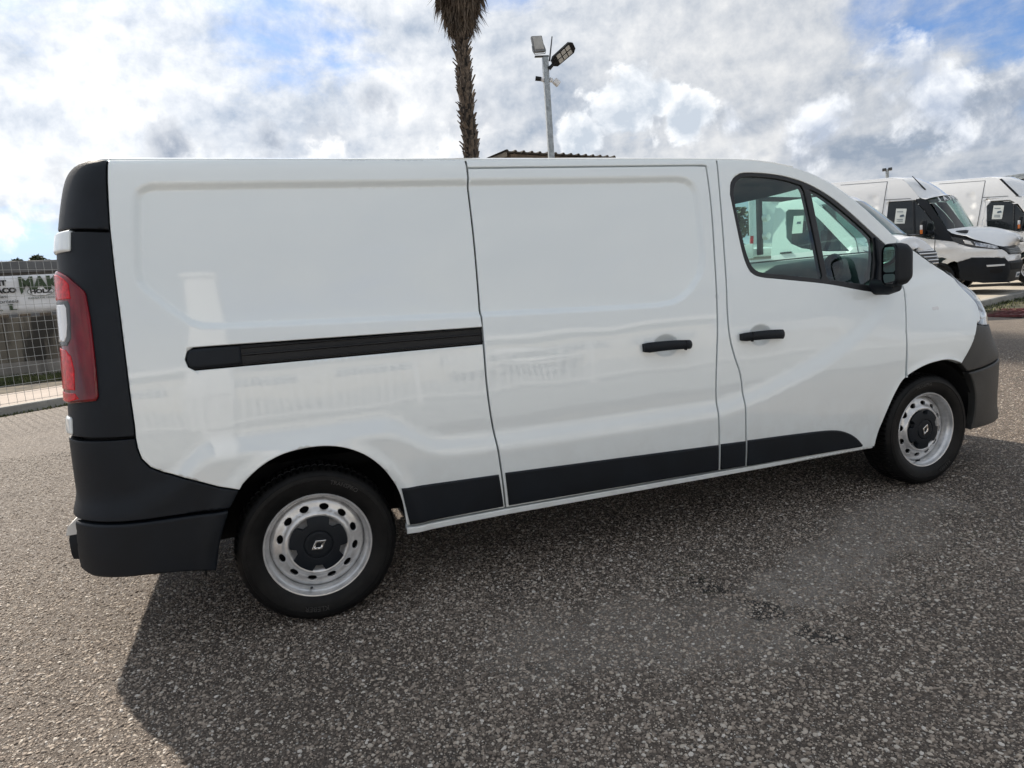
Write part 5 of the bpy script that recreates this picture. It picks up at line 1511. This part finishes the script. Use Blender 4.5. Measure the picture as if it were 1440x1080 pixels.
def gf1():
    s = random.uniform(-3.0, 4.0); e = -random.uniform(.25, 2.6)
    while noise.noise(Vector((s * .8, e * .8, 2))) + (s + .4) * .22 < .05 and random.random() < .93: s = random.uniform(-3.0, 4.0); e = -random.uniform(.25, 2.6)
    q = wpt(s, e, .02); return q.x, q.y, q.z
grass_patch("grass", 9000, gf1, .04, .15, M_GRASS)
def gf2():
    s = random.uniform(-5, 25); e = -random.uniform(.02, .65) * random.random()
    q = E0 + ED * s + EN * e; return q[0], q[1], float(terrain(*q))
grass_patch("grass", 3500, gf2, .02, .08, M_GRASS)
def gf3():
    s = random.uniform(-6, 6); e = -.10 - abs(random.gauss(0, .07))
    q = fpt(s, e, 0); return q.x, q.y, 0.0
grass_patch("grass", 1500, gf3, .01, .05, M_GRASS)

# banner with its lettering
M_BANNER = mat("white_banner", (0.82, 0.83, 0.84), 0.55, var=0.12, vscale=1.4)
M_BGREEN = mat("banner_green", (0.045, 0.075, 0.035), 0.6)
M_BBLACK = mat("banner_black", (0.02, 0.022, 0.022), 0.6)
ban = thing("banner", "long white advertising banner with green MAK and black HOLZ lettering above the stained wall", "banner", wpt(0, -.02, 0), wrz)
bv = []; bf = []
nb_ = 60
for i in range(nb_ + 1):
    s = -4.2 + 7.6 * i / nb_
    for j in range(7):
        z = 1.66 + .93 * j / 6
        y = .012 * sin(s * 5 + j) + .02 * noise.noise(Vector((s * 1.3, z * 2, 0)))
        bv.append((s, y, z - .015 * abs(sin(s * 2.2)) * (j == 0)))
for i in range(nb_):
    for j in range(6): bf.append((i * 7 + j, (i + 1) * 7 + j, (i + 1) * 7 + j + 1, i * 7 + j + 1))
sh_ = mesh("sheet", bv, bf, M_BANNER, ban, True)
md = sh_.modifiers.new("thickness", 'SOLIDIFY'); md.thickness = .004
def btxt(s, size, x, z, m, sx=1.0, bold=0.0, sh=0.0):
    mm = Matrix.Translation((x, -.040, z)) @ Matrix.Rotation(radians(90), 4, 'X') @ Matrix(((sx, sh, 0, 0), (0, 1, 0, 0), (0, 0, 1, 0), (0, 0, 0, 1)))
    return text("lettering", s, size, m, ban, mm, .002, bold)
btxt("LET", .17, .085, 2.415, M_BBLACK, 1.15, .010)
btxt("RIACO", .17, .13, 2.225, M_BBLACK, 1.12, .010)
btxt("sigliani", .12, .06, 2.085, M_BBLACK, 1.05, .0, .25)
btxt("la Cortesia", .13, .12, 1.955, M_BBLACK, 1.1, .0, .25)
btxt("MAK", .43, .92, 2.365, M_BGREEN, .95, .022)
btxt("HOLZ", .135, .93, 2.165, M_BBLACK, 1.25, .008)
btxt("ENERGIA DAL LEGNO", .060, .93, 2.00, M_BGREEN, 1.0, .0)
prism("lettering_tail", [(.49, 2.30), (.58, 2.30), (.56, 2.17), (.51, 2.11)], -.043, -.039, M_BGREEN, ban)
bm = bmesh.new()
oc_ = ellipse(.93, 2.165, .29, .115, 36); ic_ = ellipse(.93, 2.165, .278, .104, 36)
va = [bm.verts.new((a, -.041, b)) for a, b in oc_]; vb = [bm.verts.new((a, -.041, b)) for a, b in ic_]
for i in range(36): bm.faces.new((va[i], va[(i + 1) % 36], vb[(i + 1) % 36], vb[i]))
bm_obj("oval_ring", bm, M_BGREEN, ban)
bm = bmesh.new(); bm.faces.new([bm.verts.new((a, -.036, b)) for a, b in ellipse(.93, 2.165, .279, .105, 36)])
bm_obj("oval_ground", bm, M_BANNER, ban)
for x in (-.42, -.05, .25):
    bm = bmesh.new(); bbox(bm, Vector((x, -.038, 1.80)), (.08, .004, .13)); bbox(bm, Vector((x + .05, -.038, 1.745)), (.16, .004, .02)); bbox(bm, Vector((x, -.0385, 1.875)), (.11, .004, .02))
    bm_obj("printed_machine", bm, M_BGREEN, ban)
# long grey building behind
bl = thing("warehouse", "long low grey building with a row of windows behind the banner", "building", (-12.6, 42.0, 0), radians(8))
M_GREYW = concrete_mat("grey_render", (0.17, 0.17, 0.17), 0.25, 0.3, .5)
M_WINB = mat("warehouse_window_glass", (0.10, 0.12, 0.14), 0.10, spec=0.6)
M_FASC = mat("grey_fascia", (0.125, 0.130, 0.135), 0.7, var=0.2, vscale=.6)
box("wall", (0, 3, 2.1), (24, 6, 4.2), M_GREYW, bl)
rf = box("roof", (0, 3, 4.50), (24.6, 6.8, .62), M_FASC, bl, bev=.03)
for k in range(15):
    fr = box("window", (-10.8 + 1.55 * k, -.03, 3.55), (.92, .09, 1.0), M_LETTERW if k % 4 == 1 else M_GREYW, bl, bev=.01)
    for s in (-.22, .22): box("pane", (-10.8 + 1.55 * k + s, -.085, 3.55), (.38, .02, .86), M_WINB, fr)

# ------------------------------------------------------------------ trees
M_BARK = mat("bark", (0.075, 0.060, 0.048), 0.9, var=0.5, vscale=12)
def leaf_mat(name, c1, c2):
    m = bpy.data.materials.new(name); m.use_nodes = True
    N = NB(m.node_tree); b = m.node_tree.nodes['Principled BSDF']
    oc = N.node('ShaderNodeTexCoord').outputs['Object']
    m.node_tree.links.new(N.mix(N.ss(N.noise(oc, .9, 5, .65), .3, .7), c1, c2), b.inputs['Base Color'])
    b.inputs['Roughness'].default_value = .6
    b.inputs['Subsurface Weight'].default_value = 0.0
    return m
M_LEAF = leaf_mat("pine_foliage", (0.022, 0.036, 0.014), (0.060, 0.078, 0.030))
M_LEAF2 = leaf_mat("oak_foliage", (0.034, 0.048, 0.018), (0.095, 0.105, 0.042))
def tree(label, loc, h, r, nleaf, lm, seed, leaf=.22, group=None, squash=.75):
    R = random.Random(seed)
    t = thing("tree", label, "tree", loc, R.uniform(0, 6), group)
    bm = bmesh.new()
    btube(bm, [(0, 0, -.1), (.03 * h * R.uniform(-1, 1), .02 * h, h * .35), (.03 * h * R.uniform(-1, 1), 0, h * .75)], [.035 * h, .026 * h, .010 * h], 8)
    blobs = []
    for k in range(11):
        a = 2 * pi * k / 11 + R.uniform(-.4, .4); rr = r * R.uniform(.25, .75); z = h * R.uniform(.45, .92)
        c = Vector((rr * cos(a), rr * sin(a), z)); blobs.append((c, r * R.uniform(.28, .5)))
        btube(bm, [(0, 0, h * R.uniform(.25, .5)), c * .6 + Vector((0, 0, z * .3)), c], [.014 * h, .009 * h, .004 * h], 6)
    bm_obj("trunk", bm, M_BARK, t, True)
    v = []; f = []
    for i in range(nleaf):
        c, br = R.choice(blobs)
        d = Vector((R.gauss(0, 1), R.gauss(0, 1), R.gauss(0, 1))).normalized() * br * (R.random() ** .35)
        d.z *= squash
        q = c + d
        s = leaf * R.uniform(.5, 1.3)
        a = Vector((R.gauss(0, 1), R.gauss(0, 1), R.gauss(0, .6))).normalized(); b2 = a.cross(Vector((R.gauss(0, 1), R.gauss(0, 1), R.gauss(0, 1)))).normalized()
        n0 = len(v)
        v += [tuple(q - a * s), tuple(q + b2 * s * .45), tuple(q + a * s), tuple(q - b2 * s * .45)]
        f.append((n0, n0 + 1, n0 + 2, n0 + 3))
    mesh("crown", v, f, lm, t)
    return t
for k, (x, y, h, r) in enumerate(((-20.0, 67, 7.3, 1.1), (-18.9, 68, 7.5, 1.2), (-17.8, 67.5, 7.8, 1.2), (-16.6, 68.5, 7.9, 1.2), (-15.4, 68, 7.8, 1.3))):
    tree("dark pine tree top showing above the roof of the long grey building", (x, y, 0), h, r, 2000, M_LEAF, 10 + k, .20, "pine trees behind the grey building")
for k, (x, y, h, r) in enumerate(((25.0, 33.0, 5.0, 2.6), (29.5, 37.0, 4.6, 2.8), (22.0, 35.5, 4.8, 2.6))):
    tree("bushy olive green tree beyond the vans, seen through the cab glass", (x, y, .4), h, r, 5200, M_LEAF2, 30 + k, .24, "bushy trees beyond the parked vans")

# ------------------------------------------------------------------ palm
def palm():
    px_, py_ = 4.72, 12.15
    t = thing("palm_tree", "tall palm with a rough brown trunk and a skirt of dead hanging fronds", "palm tree", (px_, py_, 0))
    M_PTRUNK = mat("palm_trunk_fibre", (0.030, 0.025, 0.021), 0.95, var=0.5, vscale=9)
    M_BOOT = mat("palm_leaf_base", (0.105, 0.083, 0.066), 0.9, var=0.5, vscale=14, tint=(0.17, 0.135, 0.105))
    M_DEAD = mat("dead_frond", (0.115, 0.088, 0.066), 0.9, var=0.55, vscale=5, tint=(0.20, 0.155, 0.115))
    M_FROND = mat("green_frond", (0.045, 0.075, 0.022), 0.6, var=0.4, vscale=3)
    R = random.Random(5)
    H = 8.3
    def axis_(z): return Vector((-.05 * (z / H) + .03 * sin(z * .8), .05 * sin(z * .5), z))
    tube("trunk", [axis_(z) for z in np.linspace(-.1, H, 24)], [.155 - .025 * (z / H) for z in np.linspace(0, H, 24)], M_PTRUNK, t, 14)
    # old leaf bases: overlapping scales, all different, as one part beyond 300
    v = []; f = []
    def boot(z, a, s):
        c = axis_(z); r = .148 - .022 * (z / H)
        o = Vector((cos(a), sin(a), 0)); tn = Vector((-sin(a), cos(a), 0))
        lift = R.uniform(.03, .12); w = .050 * s * R.uniform(.7, 1.2); hh = .15 * s * R.uniform(.7, 1.25)
        tw = R.uniform(-.5, .5)
        b0 = c + o * (r - .02); tip = b0 + o * lift + Vector((0, 0, hh)) + tn * tw * .05
        n = len(v)
        v.extend([tuple(b0 - tn * w), tuple(b0 + tn * w), tuple(tip + tn * w * .55), tuple(tip - tn * w * .55), tuple(b0 - tn * w * .6 + o * .03), tuple(b0 + tn * w * .6 + o * .03), tuple(tip + tn * w * .35 + o * .022), tuple(tip - tn * w * .35 + o * .022)])
        f.extend([(n, n + 1, n + 2, n + 3), (n + 4, n + 7, n + 6, n + 5), (n, n + 4, n + 5, n + 1), (n + 1, n + 5, n + 6, n + 2), (n + 2, n + 6, n + 7, n + 3), (n + 3, n + 7, n + 4, n)])
    k = 0
    for z in np.arange(.2, 7.0, .05):
        for j in range(4):
            boot(z + R.uniform(-.03, .03), k * 2.39996 + j * pi / 2 + R.uniform(-.2, .2), R.uniform(.7, 1.25))
        k += 1
    o = mesh("leaf_base", v, f, M_BOOT, t); o['kind'] = 'stuff'
    # the skirt: hanging dead fans made of many narrow strips
    v = []; f = []
    def strand(p0, p1, w):
        d = (p1 - p0); s = Vector((R.gauss(0, 1), R.gauss(0, 1), 0)).normalized(); mid = p0 + d * .55 + Vector((R.gauss(0, .02), R.gauss(0, .02), 0))
        n = len(v)
        v.extend([tuple(p0 - s * w * .6), tuple(p0 + s * w * .6), tuple(mid + s * w), tuple(mid - s * w), tuple(p1)])
        f.extend([(n, n + 1, n + 2, n + 3), (n + 3, n + 2, n + 4)])
    for i in range(470):
        a = R.uniform(0, 2 * pi); q = R.random()
        z0 = 7.05 + 1.9 * q
        rr = .12 + .55 * max(0, (z0 - 7.0) / 1.9) ** .8 * R.uniform(.30, 1.15)
        base = axis_(z0) + Vector((cos(a), sin(a), 0)) * rr
        L = R.uniform(.35, .85) * (.6 + .5 * q); spread = R.uniform(.03, .10)
        lean = Vector((cos(a) * R.uniform(-.14, .16), sin(a) * R.uniform(-.14, .16), 0))
        for j in range(20):
            st_ = base + Vector((R.gauss(0, .02), R.gauss(0, .02), R.uniform(-.05, .12)))
            en = base + lean + Vector((R.gauss(0, spread), R.gauss(0, spread), -L * R.uniform(.45, 1.1)))
            strand(st_, en, R.uniform(.006, .017))
    o = mesh("dead_frond_skirt", v, f, M_DEAD, t); o['kind'] = 'stuff'
    # living crown above the frame
    for i in range(26):
        a = 2.39996 * i; el = radians(R.uniform(-25, 70)); L = R.uniform(.8, 1.1)
        c = axis_(8.5) + Vector((0, 0, .15)); d = Vector((cos(a) * cos(el), sin(a) * cos(el), sin(el)))
        tip = c + d * L
        v = []; f = []
        sd_ = d.cross(Vector((0, 0, 1))).normalized(); up = sd_.cross(d)
        v += [tuple(c - sd_ * .02), tuple(c + sd_ * .02), tuple(tip + sd_ * .015), tuple(tip - sd_ * .015)]; f.append((0, 1, 2, 3))
        for j in range(23):
            b = (j - 11) / 11 * 1.9; dd = d * cos(b) + sd_ * sin(b) + up * .1; n = len(v)
            e = tip + dd * R.uniform(.75, 1.0) + Vector((0, 0, -.22 * abs(b)))
            m_ = tip + dd * .5; w = Vector((0, 0, 1)).cross(dd).normalized() * .02
            v += [tuple(tip - w * .4), tuple(tip + w * .4), tuple(m_ + w), tuple(m_ - w), tuple(e)]; f += [(n, n + 1, n + 2, n + 3), (n + 3, n + 2, n + 4)]
        mesh("frond", v, f, M_FROND, t)
palm()

# ------------------------------------------------------------------ floodlight pole
def pole():
    t = thing("light_pole", "square galvanised pole carrying lamps and cameras, behind the foreground van", "light pole", (5.27, 9.15, 0), radians(-12))
    bm = bmesh.new()
    bbox(bm, Vector((0, 0, 2.735)), (.105, .105, 5.47), .008)
    bm_obj("post", bm, M_GALV, t, True)
    bm = bmesh.new()
    for x in (-.022, .022): bbox(bm, Vector((x, -.054, 2.735)), (.012, .006, 5.45), .001)
    bm_obj("post_rib", bm, M_GALV, t)
    tube("aerial", [(.075, -.02, 5.40), (.15, -.03, 5.82)], [.016, .010], M_LAMPDARK, t, 8)
    box("top_bracket", (-.06, 0, 5.49), (.26, .05, .028), M_LAMPDARK, t, bev=.004)
    # floodlight
    R = Matrix.Rotation(radians(8), 3, 'Z') @ Matrix.Rotation(radians(-12), 3, 'X') @ Matrix.Rotation(radians(-5), 3, 'Y')
    c = Vector((-.13, -.06, 5.68))
    M_HOUS = mat("grey_lamp_housing", (0.17, 0.175, 0.18), 0.45)
    M_LENSG = mat("frosted_lamp_glass", (0.42, 0.41, 0.38), 0.25, var=.1, vscale=9)
    fl = bpy.data.objects.new("floodlight", None); fl.location = c; fl.rotation_euler = R.to_euler(); link(fl, t)
    box("housing", (0, 0, 0), (.215, .06, .300), M_HOUS, fl, bev=.018)
    box("lens", (0, -.032, .012), (.178, .012, .240), M_LENSG, fl, bev=.005)
    bm = bmesh.new(); btube(bm, [(-.115, 0, -.02), (-.125, 0, -.12), (-.10, 0, -.18), (.10, 0, -.18), (.125, 0, -.12), (.115, 0, -.02)], .010, 6)
    bm_obj("bracket", bm, M_GALV, fl, True)
    # street lamp head with its LED windows
    sl = bpy.data.objects.new("lamp_head", None); sl.location = (.275, -.10, 5.45)
    sl.rotation_euler = (Matrix.Rotation(radians(-6), 3, 'Z') @ Matrix.Rotation(radians(-36), 3, 'Y') @ Matrix.Rotation(radians(-50), 3, 'X')).to_euler(); link(sl, t)
    prism("housing", [(-.20, -.05), (-.14, -.10), (.24, -.11), (.30, -.06), (.30, .06), (.24, .11), (-.14, .10), (-.20, .05)], -.022, .03, M_GLOSSBLACK, sl, 'xy')
    for i in range(3):
        for j in range(2): box("led_window", (-.04 + .105 * i, -.047 + .094 * j, -.026), (.088, .076, .012), M_LENSG, sl, bev=.004)
    tube("arm", [(.05, -.05, 5.26), (.10, -.06, 5.30), (.17, -.075, 5.37)], [.04, .03, .035], M_GLOSSBLACK, t, 10)
    # cameras
    for sx, m_, nm in ((-1, M_LETTERW, "camera"), (1, M_LETTERW, "camera")):
        cm_ = bpy.data.objects.new(nm, None); cm_.location = (.055 * sx, -.045, 5.07); cm_.rotation_euler = (0, radians(18), radians(-25 if sx < 0 else 20)); link(cm_, t)
        tube("mount", [(0, 0, 0), (.055 * sx, -.01, 0)], [.045, .035], M_LETTERW, cm_, 12)
        if sx < 0: tube("camera_body", [(.05 * sx, -.02, 0), (.15 * sx, -.05, -.012)], [.038, .042], M_GLOSSBLACK, cm_, 14)
        else: box("camera_body", (.13, -.03, -.01), (.115, .08, .10), M_LETTERW, cm_, bev=.012, rot=Matrix.Rotation(radians(20), 3, 'Y'))
pole()

# far pole with twin lamps over the vans
fp = thing("lamp_post", "far thin lamp post with twin heads above the parked van roofs", "lamp post", (35.4, 28.17, .6), radians(-50))
tube("post", [(0, 0, 0), (0, 0, 6.05)], [.11, .09], M_GALV, fp, 10)
for s in (-1, 1): box("lamp_head", (s * .15, 0, 6.05), (.22, .18, .17), M_LAMPDARK, fp, bev=.03)
fp2 = thing("lamp_post", "lamp post with a single black head beside the trees, seen through the cab glass", "lamp post", (17.3, 20.6, .5), radians(-20))
tube("post", [(0, 0, 0), (0, 0, 3.8)], [.06, .05], M_GALV, fp2, 8)
box("lamp_head", (.12, 0, 3.85), (.55, .2, .22), M_GLOSSBLACK, fp2, bev=.02, rot=Matrix.Rotation(radians(20), 3, 'Y'))

# ------------------------------------------------------------------ open shed behind the van
def shed():
    t = thing("shed", "open shed with a brown corrugated sloping roof behind the foreground van", "shed", (0, 0, 0))
    A = Vector((7.19, 16.62, 5.37)); B = Vector((11.2, 17.55, 5.37))
    d = (B - A).normalized(); back = Vector((-d.y, d.x, 0)) * -1
    back = Vector((-.62, .78, 0)).normalized()
    L = 4.3
    M_SHEET = mat("brown_corrugated_sheet", (0.062, 0.054, 0.047), 0.7, var=0.4, vscale=2)
    M_TIMB = mat("shed_timber", (0.095, 0.068, 0.045), 0.85, var=0.4, vscale=5)
    M_FASB = mat("pale_fascia_board", (0.20, 0.175, 0.14), 0.8, var=0.3, vscale=5)
    n = int(L / .03); v = []; f = []
    for i in range(n + 1):
        s = L * i / n; ph = (s / .30) % 1.0
        h = .045 if ph < .28 else 0.0
        for q, dz in ((0, 0), (4.2, -.75)):
            p_ = A + d * s + back * q; v.append((p_.x, p_.y, p_.z + h + dz)); v.append((p_.x, p_.y, p_.z + h + dz - .03))
    for i in range(n):
        a = i * 4; b = a + 4
        f += [(a, b, b + 2, a + 2), (a + 1, a + 3, b + 3, b + 1), (a, a + 1, b + 1, b), (a + 2, b + 2, b + 3, a + 3)]
    mesh("roof", v, f, M_SHEET, t)
    def bar(name, p, q, w, h, m):
        bm = bmesh.new(); D_ = (q - p); L_ = D_.length; rot = D_.to_track_quat('X', 'Z').to_matrix()
        bbox(bm, (p + q) / 2, (L_, w, h), .006, rot); bm_obj(name, bm, m, t)
    bar("fascia_board", A + Vector((0, 0, -.09)), A + back * 4.2 + Vector((0, 0, -.84)), .04, .13, M_FASB)
    bar("beam", A + d * .2 + back * .1 + Vector((0, 0, -.17)), A + d * (L - .2) + back * .1 + Vector((0, 0, -.17)), .12, .20, M_TIMB)
    for k in range(6):
        s = .35 + k * 1.2
        bar("rafter", A + d * s + back * .05 + Vector((0, 0, -.10)), A + d * s + back * 4.1 + Vector((0, 0, -.84)), .08, .10, M_TIMB)
    for s in (.5, 1.0): bar("brace", A + d * 1.35 + back * .12 + Vector((0, 0, -.9)), A + d * (s + .2) + back * .12 + Vector((0, 0, -.22)), .07, .07, M_TIMB)
    for s in (.3, 3.6, 6.6):
        for q, hz in ((.15, 5.2), (4.0, 4.45)):
            p_ = A + d * s + back * q; bar("post", Vector((p_.x, p_.y, 0)), Vector((p_.x, p_.y, hz)), .12, .12, M_TIMB)
    p0 = A + back * 4.0; bar("back_wall", Vector((p0.x, p0.y, 2.1)), Vector(((p0 + d * (L - .2)).x, (p0 + d * (L - .2)).y, 2.1)), .08, 4.2, M_TIMB)
shed()

# ================================================================== ACROSS THE YARD (behind the camera, mirrored in the paint)
M_APRON = concrete_mat("bounce_concrete", (0.33, 0.34, 0.335), 0.2, 0.2, .8)
ap = mesh("bounce_apron", [(-30, -3.6, .005), (-30, -40, .005), (30, -40, .005), (30, -3.6, .005)], [(0, 1, 2, 3)], M_APRON)  # unseen pale floor, added to bounce light onto the van's side
tag(ap, kind='structure')
bb = thing("showroom", "pale low showroom across the yard, mirrored in the side of the van", "building", (3.0, -19.0, 0), pi)
M_CREAM = concrete_mat("cream_render", (0.55, 0.52, 0.46), 0.15, 0.15, .5)
box("wall", (0, 3.0, 2.0), (26, 6, 4.0), M_CREAM, bb)
box("roof", (0, 2.9, 4.15), (26.6, 6.8, .30), M_LETTERW, bb, bev=.03)
for k in range(7):
    fr = box("window", (-10.8 + 3.6 * k, -.04, 2.35), (2.7, .10, 1.1), M_LAMPDARK, bb, bev=.01)
    for s in (-.66, .66): box("pane", (-10.8 + 3.6 * k + s, -.10, 2.35), (1.22, .02, .98), M_WINB, fr)
# bar fence across the yard
rf_ = thing("bar_fence", "white bar fence across the yard, mirrored in the doors of the van", "fence", (2.0, -7.6, 0), 0)
for x in np.arange(-12, 12.1, 3.0): box("post", (x, 0, .95), (.07, .07, 1.9), M_LETTERW, rf_)
bm = bmesh.new()
for x in np.arange(-11.94, 12, .13): bbox(bm, Vector((x, 0, .95)), (.030, .022, 1.7))
o = bm_obj("bar", bm, M_LETTERW, rf_); o['kind'] = 'stuff'
for z in (.2, 1.72): box("rail", (0, 0, z), (24, .035, .045), M_LETTERW, rf_)
pl = thing("pillar", "tall white pillar across the yard, mirrored in the rear panel of the van", "pillar", (-1.0, -8.6, 0), 0)
box("shaft", (0, 0, 2.3), (.55, .4, 4.6), M_LETTERW, pl, bev=.02); box("cap", (0, 0, 4.66), (.66, .5, .12), M_LETTERW, pl, bev=.02)
for k, (x, y, rz) in enumerate(((-5.2, -14.5, 92), (7.6, -14.2, 88))):
    c = copy_tree(v2_); c.location = (x, y, 0); c.rotation_euler = (0, 0, radians(rz))
    c['label'] = ("white van across the yard, mirrored in the rear half of the foreground van", "white van across the yard, mirrored in the front doors of the foreground van")[k]
    c['group'] = "vans across the yard"
